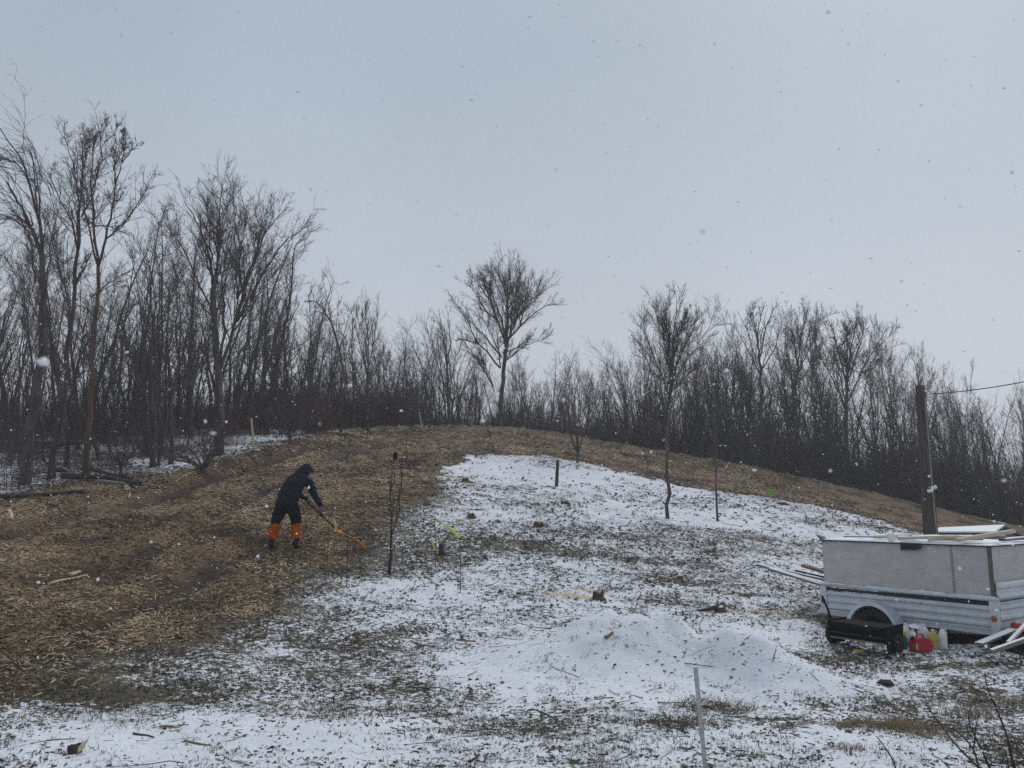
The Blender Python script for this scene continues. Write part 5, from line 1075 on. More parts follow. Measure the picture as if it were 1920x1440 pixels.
# wooden posts
b0 = S(1043, 912); tp = W(1046, 862, b0[1]); o = tube('fence_post', np.array([b0 - [0, 0, .2], (b0 + tp) / 2, tp]) - b0, [.055, .05, .047], M['wood_dark'], sides=10); o.location = tuple(b0); tag(o, 'dark wooden post standing alone in the upper snow', 'post')
b0 = S(828, 1040); tp = W(828, 1020, b0[1]); o = tube('short_post', np.array([b0 - [0, 0, .1], tp]) - b0, [.055, .05], M['wood_dark'], sides=10); o.location = tuple(b0); tag(o, 'short dark post stub next to the lime ribbons', 'post')
for (bx_, by_), (tx_, ty_), w__, mm, lb in [((477, 836), (471, 784), .06, m_lum, 'pale stake at the edge of the left wood'), ((793, 806), (786, 772), .05, m_lum, 'pale stick leaning in the scrub on the crest'),
        ((884, 802), (885, 772), .06, M['wood_grey'], 'grey stake with a red painted top on the crest')]:
    b0 = S(bx_, by_); o = thing('boundary_stake', lb, 'stake', tuple(b0), 0, 'boundary stakes along the wood'); tp = W(tx_, ty_, b0[1]) - b0
    board('shaft', (0, 0, -.1), tuple(tp), w__, w__ * .6, mm, parent=o)
    if 'red' in lb: board('painted_top', tuple(tp * .72), tuple(tp * 1.03), w__ * 1.5, w__ * 1.1, mat('red_paint', (.24, .02, .03), .6), parent=o)
c0 = W(518, 790, 33); o = thing('orange_marker', 'orange ribbon loop hanging on a stem at the wood edge', 'ribbon', tuple(c0)); ribbon([W(a, c, 33) for a, c in [(514, 792), (515, 784), (518, 781), (521, 784), (521, 793)]], .05, m_oribbon, o, 'loop')
trees_ = {o.get('label', ''): o for o in bpy.data.objects if o.name.startswith('bare_tree') and o.parent is None}
tt_ = next(v for k_, v in trees_.items() if 'orange ribbons' in k_); Yt = tt_.location.y
for pts_ in ([(1249, 842), (1252, 836), (1251, 829), (1247, 836), (1249, 846)], [(1252, 864), (1247, 860), (1244, 866), (1249, 868)]): ribbon([W(a, c, Yt - .09) for a, c in pts_], .022, m_oribbon, tt_)
tt_ = next(v for k_, v in trees_.items() if 'pink ribbon' in k_); Yt = tt_.location.y
ribbon([W(a, c, Yt - .07) for a, c in [(1341, 897), (1340, 903), (1338, 909), (1342, 905)]], .035, m_pink, tt_)
# green flag lying on the swath edge
p = S(1447, 930); b_ = BB(); b_.prism([(-.16, -.03), (-.05, 0), (.12, -.01), (.17, .06), (.10, .20), (-.04, .24), (-.15, .17)], 'y', -.02, .02); bmesh.ops.bevel(b_.b, geom=list(b_.b.edges), offset=.01, segments=1, affect='EDGES'); o = b_.obj('green_bag', m_greenflag, None, tuple(p)); o.rotation_euler = (-.3, 0, .2); tag(o, 'crumpled bright green bag at the snow edge below the wood', 'bag')

# ---------------------------------------------------------------- tree stumps
def stump(px, py, r, h, label, seed, root=None):
    rr_ = np.random.default_rng(seed); p = S(px, py); o = thing('tree_stump', label, 'stump', tuple(p), rr_.random() * 6, 'cut tree stumps in the snow'); b_ = BB(); n = 18; f_ = rr_.uniform(.85, 1.15, n); rings = []
    for k_, (z_, s_) in enumerate(((-.06, 1.6), (.015, 1.35), (h * .35, 1.05), (h * .8, .98), (h * .97, 1.0))):
        rings.append([b_.b.verts.new((r * s_ * (f_[i] if k_ else f_[i] ** 2) * math.cos(i * 6.283 / n), r * s_ * f_[i] * math.sin(i * 6.283 / n), z_ + (.02 * math.sin(i) if k_ > 2 else 0))) for i in range(n)])
    for a_, c_ in zip(rings, rings[1:]):
        for i in range(n): b_.b.faces.new((a_[i], a_[(i + 1) % n], c_[(i + 1) % n], c_[i]))
    top = [tuple(v.co) for v in rings[-1]]; b_.b.faces.new(rings[-1]); b_.obj('bark', M['bark_brown'], o, sm=False)
    c = BB(); vs = [c.b.verts.new((x_ * .93, y_ * .93, z_ + .003)) for x_, y_, z_ in top]; v2 = [c.b.verts.new((x_ * .90, y_ * .90, z_ + .014)) for x_, y_, z_ in top]
    for i in range(n): c.b.faces.new((vs[i], vs[(i + 1) % n], v2[(i + 1) % n], v2[i]))
    c.b.faces.new(v2); c.obj('cut_face', M['cut_wood'], o)
    if root:
        t_ = TB(); q = np.array(root, float); t_.add(q, np.linspace(.05, .012, len(q))[None], 7); ro = link('root', t_.mesh('root', M['bark_brown']), o); o.rotation_euler = (0, 0, 0)
    return o
stump(1122, 1124, .075, .11, 'sawn stump beside pale sawdust in the snow', 1)
stump(1352, 1146, .065, .11, 'sawn stump with one long dark root reaching to the side', 2, root=[(0, 0, .04), (-.12, -.03, .05), (-.25, -.05, .02), (-.38, -.06, .02)])
stump(873, 903, .09, .09, 'stump in yellow sawdust highest on the slope', 3)
stump(800, 946, .06, .07, 'small dark stump nearest the forked sapling top', 4)
stump(884, 970, .08, .07, 'low wide stump downhill of the sawdust covered one', 5)
stump(1010, 985, .10, .06, 'dark mossy stump low in the grass patch', 6)

# ---------------------------------------------------------------- logs and big sticks at the wood edge
GLg = 'logs and poles along the edge of the left wood'
def log(a, b2, ra, rb, m, label, group=GLg, cat='log', bend=.03, name='log', Ya=None, Yb=None, lift=.0):
    A_ = S(*a) if Ya is None else W(*a, Ya); B_ = S(*b2) if Yb is None else W(*b2, Yb); n = 8; u = np.linspace(0, 1, n)[:, None]; P = A_ * (1 - u) + B_ * u
    if Ya is None: P[:, 2] = np.maximum(P[:, 2], surf(P[:, 0], P[:, 1]) + ra * .6 + lift)
    P[:, 1] += np.sin(u[:, 0] * 3.14 * 1.3) * bend * np.linalg.norm(B_ - A_); o = tube(name, P - A_, np.linspace(ra, rb, n), m, sides=8); o.location = tuple(A_); tag(o, label, cat, group); return o
log((118, 897), (268, 912), .09, .06, M['wood_dark'], 'thick dark log lying at the foot of the brown trunk')
log((180, 905), (300, 915), .05, .03, M['wood_grey'], 'thin grey pole below the thick dark log')
log((160, 880), (250, 900), .05, .03, M['wood_dark'], 'dark pole running up behind the thick log')
log((46, 940), (-30, 975), .03, .03, M['wood_brown'], 'pale peeled log cut off by the frame edge')
log((0, 935), (160, 925), .06, .04, M['wood_dark'], 'dark half buried log along the chip edge')
log((17, 960), (23, 975), .04, .03, M['wood_pale'], 'short pale stub sticking from the dark debris')
log((235, 918), (245, 935), .03, .015, M['wood_pale'], 'curved pale stick lying on the chips', bend=.15)
log((60, 828), (160, 827), .06, .05, M['wood_grey'], 'snowy fallen trunk lying level between the trees', Ya=27, Yb=27)
log((90, 1098), (165, 1080), .025, .012, M['wood_pale'], 'long pale split branch on the chips', bend=.04)
log((130, 1082), (150, 1076), .04, .02, M['wood_pale'], 'broad pale splinter above the long split branch')
log((256, 1093), (285, 1082), .02, .010, M['wood_dark'], 'dark stick lying on the chips')
log((1360, 880), (1392, 868), .045, .02, M['wood_pale'], 'pale broken limb at the foot of the right wood', group='fallen limbs at the right wood')
log((1640, 965), (1700, 968), .03, .02, M['wood_dark'], 'dark bent limb lying on the swath near the pole', group='fallen limbs at the right wood', bend=.2)
log((560, 1060), (575, 1048), .012, .006, M['wood_dark'], 'dark stick below the boots', group='sticks in the snow', name='stick', cat='stick')
log((675, 1065), (700, 1052), .010, .005, M['wood_dark'], 'stick pointing away below the rake head', group='sticks in the snow', name='stick', cat='stick')
log((1135, 1198), (1150, 1188), .022, .010, M['wood_brown'], 'brown bark piece left of the mound top', group='sticks in the snow', name='stick', cat='stick')
log((860, 1202), (893, 1204), .012, .006, M['wood_brown'], 'brown split stick left of the mound', group='sticks in the snow', name='stick', cat='stick')
log((300, 1366), (338, 1365), .014, .006, M['wood_pale'], 'pale splinter in the near snow', group='sticks in the snow', name='stick', cat='stick')
log((345, 1392), (395, 1398), .009, .005, M['wood_brown'], 'brown twig with seed head in the near snow', group='sticks in the snow', name='stick', cat='stick')
log((250, 1378), (290, 1384), .009, .004, M['wood_dark'], 'dark short twig in the near snow', group='sticks in the snow', name='stick', cat='stick')
log((880, 1432), (900, 1416), .010, .005, M['wood_dark'], 'dark forked twig at the bottom of the picture', group='sticks in the snow', name='stick', cat='stick')
log((990, 1333), (1060, 1358), .007, .003, M['wood_dark'], 'long curved dark twig in the near turf', group='sticks in the snow', name='stick', cat='stick', bend=.12)
# bark chunk with pale leaf
p = S(140, 1412); o = thing('bark_chunk', 'brown chunk of bark with a pale leaf against it in the near snow', 'bark', tuple(p), .4); b_ = BB(); r_ = bmesh.ops.create_icosphere(b_.b, subdivisions=2, radius=.045)
for v in r_['verts']: v.co = Vector((v.co.x * 1.1, v.co.y * .7, v.co.z * 1.0 + .02)) * (.8 + .5 * float(fbm(np.array([v.co.x * 40]), np.array([v.co.z * 40 + v.co.y * 30]), 2)[0]))
b_.obj('chunk', M['wood_dark'], o)
b_ = BB(); vs = [b_.b.verts.new(q) for q in ((.02, -.03, .0), (.06, -.02, .03), (.085, -.01, .09), (.05, -.012, .07), (.02, -.03, .04), (.05, -.025, .035))]
for f_ in ((0, 1, 5), (1, 2, 5), (2, 3, 5), (3, 4, 5), (4, 0, 5)): b_.b.faces.new([vs[i] for i in f_])
b_.obj('leaf', m_lum, o)
# clods
for px, py, r_, lb in [(1660, 1282, .07, 'dark clod right of the mound tail'), (1467, 946, .13, 'dark clod at the snow edge below the green bag'), (112, 884, .14, 'dark boulder behind the thick log'), (1060, 944, .09, 'dark clod in the upper snow below the lone post')]:
    p = S(px, py); b_ = BB(); q = bmesh.ops.create_icosphere(b_.b, subdivisions=2, radius=r_)
    for v in q['verts']: v.co = Vector((v.co.x * 1.3, v.co.y, v.co.z * .6)) * (.75 + .5 * float(fbm(np.array([v.co.x / r_ * 1.7 + px]), np.array([v.co.z / r_ * 1.7 + v.co.y / r_]), 2)[0]))
    o = b_.obj('clod', m_mud, None, tuple(p)); tag(o, lb, 'clod', 'clods of earth')

# ---------------------------------------------------------------- sapling with the black cap, low shrubs
ts = S(732, 1078); Ys = ts[1]
sap = traced('forked_sapling', 'thin forked sapling with a black sleeve on its shorter stem', Ys,
    [([(731, 1078), (733, 1050), (733, 1010)], 6, 4), ([(733, 1010), (733, 970), (732, 920), (736, 880), (740, 862)], 2.6, 1.6), ([(733, 1010), (742, 985), (750, 955), (752, 920), (757, 880), (760, 840), (760, 790)], 2.4, .8), ([(752, 920), (770, 895), (785, 880)], 1, .5), ([(732, 930), (728, 890), (731, 860)], 1, .5)],
    [dict(n=4, t0=.4, a=28, ratio=.22, rr=.5, tf=.3, k=4, w=.1, up=.1, rmin=.0022), dict(n=1.5, t0=.2, a=28, ratio=.5, k=3, w=.12, up=.06, rmin=.0016)], 61, bark='wood_dark', twig='wood_dark', depth=.03)
c = W(740, 862, Ys) - np.array(sap.location); b_ = BB(); b_.lathe([(0, 0), (.028, 0), (.034, .02), (.034, .11), (.03, .125), (0, .125)], 16, Matrix.Translation(Vector(c)) @ Matrix.Rotation(.15, 4, 'Y')); b_.obj('sleeve', m_black, sap, sm=True)
shr = S(385, 885)
traced('sprawling_shrub', 'dark leafless shrub sprawling low to the left at the chip edge', shr[1],
    [([(388, 886), (380, 880)], 12, 9), ([(380, 880), (360, 868), (335, 862), (315, 858), (300, 862)], 5, 1.4), ([(380, 880), (365, 850), (345, 835), (330, 830)], 4.5, 1.2), ([(382, 880), (374, 845), (370, 815), (360, 790)], 4.5, 1), ([(384, 880), (392, 850), (388, 820), (395, 795)], 4, 1), ([(360, 868), (340, 850), (318, 842), (295, 846)], 3, .8), ([(380, 880), (352, 858), (320, 850), (290, 840)], 3, .8), ([(374, 845), (352, 820), (335, 800)], 3, .8), ([(384, 880), (400, 860), (402, 835)], 3, .8)],
    [dict(n=9, t0=.15, a=34, ratio=.4, rr=.5, tf=.3, k=5, w=.14, up=.04, rmin=.006), dict(n=5, t0=.1, a=36, ratio=.5, k=4, w=.15, up=.03, rmin=.004), dict(n=1.5, t0=.1, a=36, ratio=.5, k=3, w=.15, up=.03, rmin=.003)], 62, depth=.4)
for sd, fx_, lb, H_ in [(63, (545, 832), 'small upright shrub beside the swath at the wood edge', 62), (64, (228, 895), 'crooked low tree with a thick dark stem behind the logs', 0)]:
    b0 = S(*fx_); k_ = fx_[0]; y_ = fx_[1]
    traced('small_shrub', lb, b0[1], [([(k_, y_), (k_ - 2, y_ - 20)], 7, 5), ([(k_ - 2, y_ - 20), (k_ - 12, y_ - 50), (k_ - 10, y_ - 80)], 3.5, 1), ([(k_ - 2, y_ - 20), (k_ + 8, y_ - 55), (k_ + 6, y_ - 90)], 3.5, 1), ([(k_ - 2, y_ - 20), (k_ + 18, y_ - 45), (k_ + 26, y_ - 70)], 3, 1)],
        [dict(n=9, t0=.15, a=34, ratio=.5, rr=.5, tf=.3, k=5, w=.14, up=.05, rmin=.006), dict(n=4, t0=.1, a=36, ratio=.5, k=4, w=.15, up=.03, rmin=.004)], sd, depth=.4)
SUCK = ['at the frame edge, third from the pale log', 'beside the frame edge stems, middle one', 'nearest the thick dark tree on its frame side', 'behind the frame edge stems', 'in front of the thick dark tree', 'just above the thick log end', 'behind the thin grey pole', 'left of the crooked low tree', 'right of the end of the grey pole', 'behind the crooked low tree',
        'behind the boulder', 'beside the forked dark tree foot', 'at the chip edge below the shrub', 'beneath the reach of the sprawling shrub', 'right of the thick dark tree foot', 'before the forked dark tree, on snow', 'in the scrub behind the crooked tree', 'in the scrub left of the sprawling shrub', 'behind the sprawling shrub', 'far behind the frame edge stems', 'right of the sprawling shrub', 'right of the pale stake', 'left of the small upright shrub', 'left of the pale stake']
# thin suckers standing in the snow at the left wood edge
for i, (px, py, h_) in enumerate([(12, 935, 1.1), (22, 940, .9), (34, 932, 1.3), (8, 915, 1.2), (60, 935, .8), (190, 897, .9), (205, 880, 1.3), (225, 890, 1.0), (290, 885, .7), (270, 870, 1.2), (150, 870, 1.4), (125, 905, .8), (300, 900, .45), (330, 880, .8), (70, 900, 1.0), (90, 920, .6), (250, 860, 1.5), (310, 850, 1.4), (345, 850, 1.2), (20, 890, 1.5), (440, 850, 1.0), (500, 838, 1.3), (520, 832, 1.5), (460, 835, 1.1)]):
    b0 = S(px, py); rr_ = np.random.default_rng(900 + i); P, R = shoot(rr_, np.array([[0, 0, -.05]]), unit(np.array([[rr_.normal(0, .12), rr_.normal(0, .12), 1.0]])), np.array([h_]), np.array([.011]), 7, .09, .03, np.zeros(3), .3)
    tb = TB(); tb.add(P, R, 5); fill_crown(rr_, tb, P, R, np.array([h_]), [dict(n=4, t0=.3, a=35, ratio=.35, k=3, w=.12, up=.06, rmin=.003)], np.zeros(3))
    o = link('young_sucker', tb.mesh('young_sucker', M['twig'])); o.location = tuple(b0); tag(o, ('tall' if h_ > 1.15 else 'short') + ' thin young stem ' + SUCK[i], 'sapling', 'thin young stems at the edge of the left wood')
# foreground twigs of a shrub below the frame
fs = G(1880, 1440, y0=4.0); Yf = 4.6
fg = thing('foreground_shrub', 'bare thin stems of a shrub rising from below the corner of the picture', 'shrub', tuple(SX(1860, Yf)))
loc_ = np.array(fg.location)
FS = [([(1690, 1470), (1672, 1420), (1655, 1395), (1643, 1380)], 2.4, 1), ([(1855, 1460), (1820, 1425), (1790, 1395), (1765, 1360), (1745, 1335), (1741, 1322)], 3, 1), ([(1838, 1450), (1828, 1410), (1815, 1390), (1795, 1372), (1776, 1358)], 2.6, 1), ([(1862, 1455), (1845, 1415), (1830, 1385), (1822, 1368), (1815, 1350), (1818, 1330)], 2.8, .9),
      ([(1905, 1450), (1897, 1420), (1890, 1385), (1875, 1345), (1862, 1315), (1850, 1290), (1846, 1262)], 3.2, 1), ([(1825, 1410), (1828, 1380), (1830, 1360), (1836, 1335)], 1.6, .7), ([(1785, 1445), (1765, 1425), (1748, 1415)], 1.8, .8), ([(1935, 1450), (1918, 1420), (1908, 1400), (1900, 1380)], 2.4, .8), ([(1892, 1445), (1888, 1420), (1886, 1410)], 2, .8), ([(1930, 1410), (1918, 1392), (1910, 1380)], 2, .8), ([(1862, 1315), (1880, 1335), (1905, 1345), (1925, 1340)], 1.6, .6), ([(1745, 1335), (1738, 1325), (1736, 1318)], 1.2, .6)]
for j, (pl, ra, rb) in enumerate(FS):
    w3 = np.array([W(a, c, Yf - .15 + .3 * ((j * 7) % 5) / 5) for a, c in pl]) - loc_; seg = np.r_[0, np.cumsum(np.linalg.norm(np.diff(w3, axis=0), axis=1))]; u = np.linspace(0, seg[-1], 14); P = np.stack([np.interp(u, seg, w3[:, c]) for c in range(3)], 1); P[1:-1] = .25 * P[:-2] + .5 * P[1:-1] + .25 * P[2:]
    t_ = TB(); t_.add(P, (np.linspace(ra, rb, 14) * .8 * Yf / F)[None], 6); rr_ = np.random.default_rng(j); fill_crown(rr_, t_, P[None], np.linspace(.004, .002, 14)[None], np.array([seg[-1]]), [dict(n=1.2, t0=.3, a=24, ratio=.25, k=4, w=.08, up=.05, rmin=.0012)], np.zeros(3)); link('stem', t_.mesh('stem', M['wood_dark']), fg)
# dry weed clumps: tall tawny grass
def weed(px, py, rx, n, h0, h1, label, tn=(.55, .95), seed=0, lean_=.35, name='grass_tuft', w0=.004):
    rr_ = np.random.default_rng(seed); p = S(px, py); x = p[0] + rr_.normal(0, rx * .5, n); y = p[1] + rr_.normal(0, rx * .22, n); z = surf(x, y) - .01
    P, R = shoot(rr_, np.c_[x, y, z] - p, unit(np.c_[rr_.normal(-.1, lean_, n), rr_.normal(0, lean_, n), np.ones(n)]), rr_.uniform(h0, h1, n), rr_.uniform(w0 * .6, w0, n), 4, .2, -.12, np.zeros(3), .3)
    t_ = TB(); t_.add(P, R, 3, cap=False); me = t_.mesh(name, m_weed); nv = len(me.vertices); at_ = me.attributes.new('tint', 'FLOAT', 'POINT'); at_.data.foreach_set('value', np.repeat(rr_.uniform(*tn, n), nv // n).astype(np.float32))
    o = link(name, me); o.location = tuple(p); 
    if lean_ >= .5 or n < 200: return stuff(o, label)
    return tag(o, label, 'dry grass', 'clumps of dry grass and weeds')
weed(1690, 1366, .42, 420, .05, .16, 'largest tawny tuft of dry grass in the near snow', seed=1)
weed(1612, 1360, .25, 150, .04, .11, 'low tawny tuft left of the largest one', seed=2)
weed(1745, 1380, .35, 200, .04, .10, 'flattened strip of dry grass right of the largest tuft', seed=3, lean_=1.0)
weed(1830, 1345, .28, 160, .06, .2, 'reddish dry weed behind the foreground stems', tn=(.5, .8), seed=4)
weed(1905, 1320, .4, 260, .04, .12, 'dry grass patch at the edge of the picture', seed=5)
weed(1345, 1330, .42, 300, .05, .17, 'brown tangle of dead weed at the foot of the mound', tn=(.15, .55), seed=6, lean_=.9)
weed(1285, 1355, .35, 240, .03, .09, 'olive tuft at the foot of the white stake', tn=(.25, .6), seed=7, lean_=.7)
weed(1660, 1255, .6, 320, .05, .14, 'brown flattened weed strip behind the mound tail', tn=(.2, .6), seed=8, lean_=1.2)
weed(1820, 1250, .35, 220, .02, .07, 'khaki grass strip in front of the crossed planks', tn=(.4, .7), seed=9, lean_=1.0)
weed(1595, 1405, .18, 90, .03, .08, 'small olive tuft in the near snow', tn=(.3, .7), seed=10)
weed(1300, 1098, .7, 300, .03, .10, 'dark olive grass patch uphill of the two stumps', tn=(.1, .45), seed=11, lean_=.8)
weed(1390, 1116, .3, 140, .03, .10, 'dark tuft at the end of the olive grass patch', tn=(.1, .5), seed=12, lean_=.8)
weed(1150, 1355, .2, 70, .04, .10, 'thin grass sprigs on the lower mound', tn=(.0, .3), seed=13, lean_=.5)
weed(430, 1410, .25, 60, .04, .08, 'small tuft with a pale leaf in the near snow', tn=(.2, .9), seed=14, lean_=.7)
# ================================================================ PERSON
from math import radians
def skin(name, J, E, m, parent, sub=2, root=0):
    bm = bmesh.new(); lay = bm.verts.layers.skin.verify(); vs = []
    for i, j in enumerate(J):
        v = bm.verts.new(j[:3]); s_ = v[lay]; s_.radius = (j[3], j[4] if len(j) > 4 else j[3]); s_.use_root = (i == root); vs.append(v)
    for a, b2 in E: bm.edges.new((vs[a], vs[b2]))
    me = bpy.data.meshes.new(name + '_cage'); bm.to_mesh(me); bm.free(); ob = bpy.data.objects.new(name + '_cage', me); COL.objects.link(ob)
    md = ob.modifiers.new('s', 'SKIN'); md.use_smooth_shade = True; m2 = ob.modifiers.new('d', 'SUBSURF'); m2.levels = m2.render_levels = sub; m3 = ob.modifiers.new('m', 'SMOOTH'); m3.factor = .5; m3.iterations = 5 if sub == 2 else 1
    dg = bpy.context.evaluated_depsgraph_get(); dg.update(); me2 = bpy.data.meshes.new_from_object(ob.evaluated_get(dg)); me2.name = name
    bpy.data.objects.remove(ob); bpy.data.meshes.remove(me); me2.materials.clear(); me2.materials.append(m); me2.polygons.foreach_set('use_smooth', np.ones(len(me2.polygons), bool))
    return link(name, me2, parent)
def cloth(name, chains, m, parent, vox=.012, it=6):
    bm = bmesh.new()
    for ch_ in chains:
        for a, b2 in zip(ch_, ch_[1:]):
            a = np.array(a if len(a) == 5 else (*a, a[3]), float); b2 = np.array(b2 if len(b2) == 5 else (*b2, b2[3]), float); n = max(2, int(np.linalg.norm(b2[:3] - a[:3]) / .022))
            for i in range(n + 1):
                q = a + (b2 - a) * i / n; bmesh.ops.create_icosphere(bm, subdivisions=2, radius=1, matrix=Matrix.Translation(Vector(q[:3])) @ Matrix.Diagonal((q[3], q[4], min(q[3], q[4]) * .55, 1)))
    me = bpy.data.meshes.new(name + '_cage'); bm.to_mesh(me); bm.free(); ob = bpy.data.objects.new(name + '_cage', me); COL.objects.link(ob)
    mr = ob.modifiers.new('r', 'REMESH'); mr.mode = 'VOXEL'; mr.voxel_size = vox; m3 = ob.modifiers.new('m', 'SMOOTH'); m3.factor = .5; m3.iterations = it
    dg = bpy.context.evaluated_depsgraph_get(); dg.update(); me2 = bpy.data.meshes.new_from_object(ob.evaluated_get(dg)); me2.name = name
    bpy.data.objects.remove(ob); bpy.data.meshes.remove(me); nv = len(me2.vertices); co = np.empty(nv * 3, np.float32); me2.vertices.foreach_get('co', co); co = co.reshape(-1, 3)
    nr = np.empty(nv * 3, np.float32); me2.vertices.foreach_get('normal', nr); nr = nr.reshape(-1, 3)
    co += nr * ((fbm(co[:, 0] * 11 + co[:, 1] * 5, co[:, 2] * 16 + 3, 3) - .5) * .028)[:, None]        # folds of the cloth
    me2.vertices.foreach_set('co', co.ravel()); me2.materials.clear(); me2.materials.append(m); me2.polygons.foreach_set('use_smooth', np.ones(len(me2.polygons), bool)); me2.update()
    return link(name, me2, parent)
pf_ = S(530, 1031); kx = F / pf_[1] ; PX = lambda px: (px - 530) / kx
per = thing('person', 'person in a hooded black jacket and orange cuffed trousers, bent over a rake', 'person', tuple(pf_))
gl = lambda x, y: float(surf(pf_[0] + x, pf_[1] + y)[0]) - pf_[2]
fL = (-.20, -.02); fR = (.185, .16); zL, zR = gl(*fL), gl(*fR)
pel = (.045, .02, .83); aL = (fL[0], fL[1], zL + .09); aR = (fR[0], fR[1], zR + .09)
kL = (-.155, .05, .45 + zL * .5); kR = (.165, .20, .47 + zR * .5)
s1, s2, s3 = (.065, .07, .98), (.12, .16, 1.14), (.175, .25, 1.27)
nk, hd, ht = (.225, .31, 1.345), (.255, .36, 1.40), (.27, .385, 1.47)
shR, elR, wrR = (.335, .25, 1.19), (.445, .30, .95), (.555, .33, .74)
shL, elL, wrL = (.03, .34, 1.20), (.10, .50, .96), (.30, .50, .84)
J = [(*pel, .06, .05), (*s1, .11, .08), (*s2, .13, .09), (*s3, .12, .09), (*nk, .055), (*hd, .07), (*ht, .055),
     (*shR, .06), (*elR, .045), (*wrR, .032), (*shL, .06), (*elL, .045), (*wrL, .032),
     (-.05, .04, .76, .06), (*kL, .06), (*aL, .04), (.13, .06, .76, .06), (*kR, .06), (*aR, .04), (aL[0], aL[1] + .12, zL + .04, .035), (aR[0], aR[1] + .12, zR + .04, .035)]
E = [(0, 1), (1, 2), (2, 3), (3, 4), (4, 5), (5, 6), (3, 7), (7, 8), (8, 9), (3, 10), (10, 11), (11, 12), (0, 13), (13, 14), (14, 15), (0, 16), (16, 17), (17, 18), (15, 19), (18, 20)]
nd = lambda *k: [J[q] for q in k]
body = cloth('body', [nd(0, 1, 2, 3, 4, 5, 6), nd(3, 7, 8, 9), nd(3, 10, 11, 12), nd(0, 13, 14, 15, 19), nd(0, 16, 17, 18, 20)], m_skin, per, vox=.014)
jk = cloth('jacket', [[(.035, .01, .80, .205, .165), (*s1, .195, .16), (*s2, .205, .165), (*s3, .17, .14), (*nk, .11)],
    [s3 + (.12,), (*shR, .095), (.40, .28, 1.05, .085), (*elR, .076), (.51, .32, .84, .064), (.56, .333, .735, .052)], [s3 + (.12,), (.05, .34, 1.19, .09), (*elL, .074), (.22, .51, .89, .06), (.28, .505, .855, .05)]], m_navy, per)
cloth('hood', [[(.19, .27, 1.29, .14), (.232, .325, 1.365, .135), (.262, .355, 1.42, .118), (.272, .368, 1.465, .075)], [(.25, .34, 1.385, .125), (.315, .40, 1.375, .088)]], m_navy, per)
cloth('trousers', [[(.045, .03, .90, .165, .14), (.04, .03, .74, .18, .15)], [(-.04, .03, .76, .125), (-.095, .035, .62, .118), (-.135, .045, .52, .10), (kL[0], kL[1], kL[2] - .05, .09)], [(.115, .05, .76, .125), (.15, .10, .62, .118), (.165, .16, .52, .10), (kR[0], kR[1], kR[2] - .05, .09)]], m_trouser, per)
for nm, kk, aa in (('l', kL, aL), ('r', kR, aR)):
    k0 = np.array(kk) - [0, 0, .03]; a0_ = np.array([aa[0], aa[1], aa[2] + .09]); t_ = TB(); u = np.linspace(0, 1, 15)[:, None]; P = k0 * (1 - u) + a0_ * u; P[:, 0] += .006 * np.sin(np.arange(15) * 1.7)
    R_ = .092 + .009 * np.sin(np.arange(15) * 2.1 + kk[0] * 30) - .010 * u[:, 0]; t_.add(P, R_[None], 16); link('orange_cuff', t_.mesh('orange_cuff', m_orange), per)
    skin('boot', [(aa[0], aa[1], aa[2] + .10, .062), (aa[0], aa[1] - .005, aa[2] + .02, .058), (aa[0], aa[1] - .01, aa[2] - .04, .05), (aa[0] + .01, aa[1] + .10, aa[2] - .045, .048, .04), (aa[0] + .015, aa[1] + .18, aa[2] - .055, .042, .03)], [(0, 1), (1, 2), (2, 3), (3, 4)], m_boot, per)
    b_ = BB(); b_.prism([(aa[0] + x_, aa[1] + y_) for x_, y_ in ((-.04, -.065), (.04, -.065), (.05, .05), (.06, .17), (.03, .225), (-.02, .22), (-.05, .15), (-.045, .02))], 'z', aa[2] - .105, aa[2] - .082); b_.obj('sole', m_tyre, per)
# rake: handle line through both hands
HA = np.array([.22, .50, .875]); tip_w = W(684, 1029, S(686, 1034)[1]); top_of_head = W(634, 996, pf_[1] + .25)
ra = np.array(per.location) + HA; rb_ = top_of_head
rk = thing('leaf_rake', 'leaf rake with a black handle and an orange yellow plastic head', 'rake', tuple(rb_))
hl = ra - rb_; t_ = TB(); t_.add(np.array([hl * 1.12, hl * .5, [0, 0, 0]]), np.full((1, 3), .0135), 10); link('handle', t_.mesh('handle', m_black), rk)
dirh = unit(-hl); dh = unit(tip_w - rb_); Lh = float(np.linalg.norm(tip_w - rb_)); side = unit(np.cross(dh, [0.25, .2, 1.0])); upn = unit(np.cross(side, dh)); 
t_ = TB(); t_.add(np.array([-dh * .04, dh * .10]), np.array([[.022, .03]]), 10); link('socket', t_.mesh('socket', m_rake), rk)
nt_ = 15; MW = .21
for i in range(nt_):
    s_ = (i / (nt_ - 1) - .5) * 2; u = np.linspace(0, 1, 7)[:, None]; P = dh * (.05 + (Lh - .05) * u) + side * s_ * (.012 + (MW - .012) * u) + upn * (.03 * np.sin(u * 3.1))
    P[-1] -= upn * .035; P[-1] -= dh * .01; t_ = TB(); t_.add(P, np.linspace(.0075, .006, 7)[None], 5); link('tine', t_.mesh('tine', m_rake), rk)
for f_, hh in ((.28, .012), (.62, .010)):
    u = np.linspace(-1, 1, 9); P = dh * (.05 + (Lh - .05) * f_) + side[None] * (u * (.012 + (MW - .012) * f_))[:, None] + upn * (.03 * math.sin(f_ * 3.1) + .008) ; t_ = TB(); t_.add(P, np.full((1, 9), hh), 6); link('crossbar', t_.mesh('crossbar', m_rake), rk)
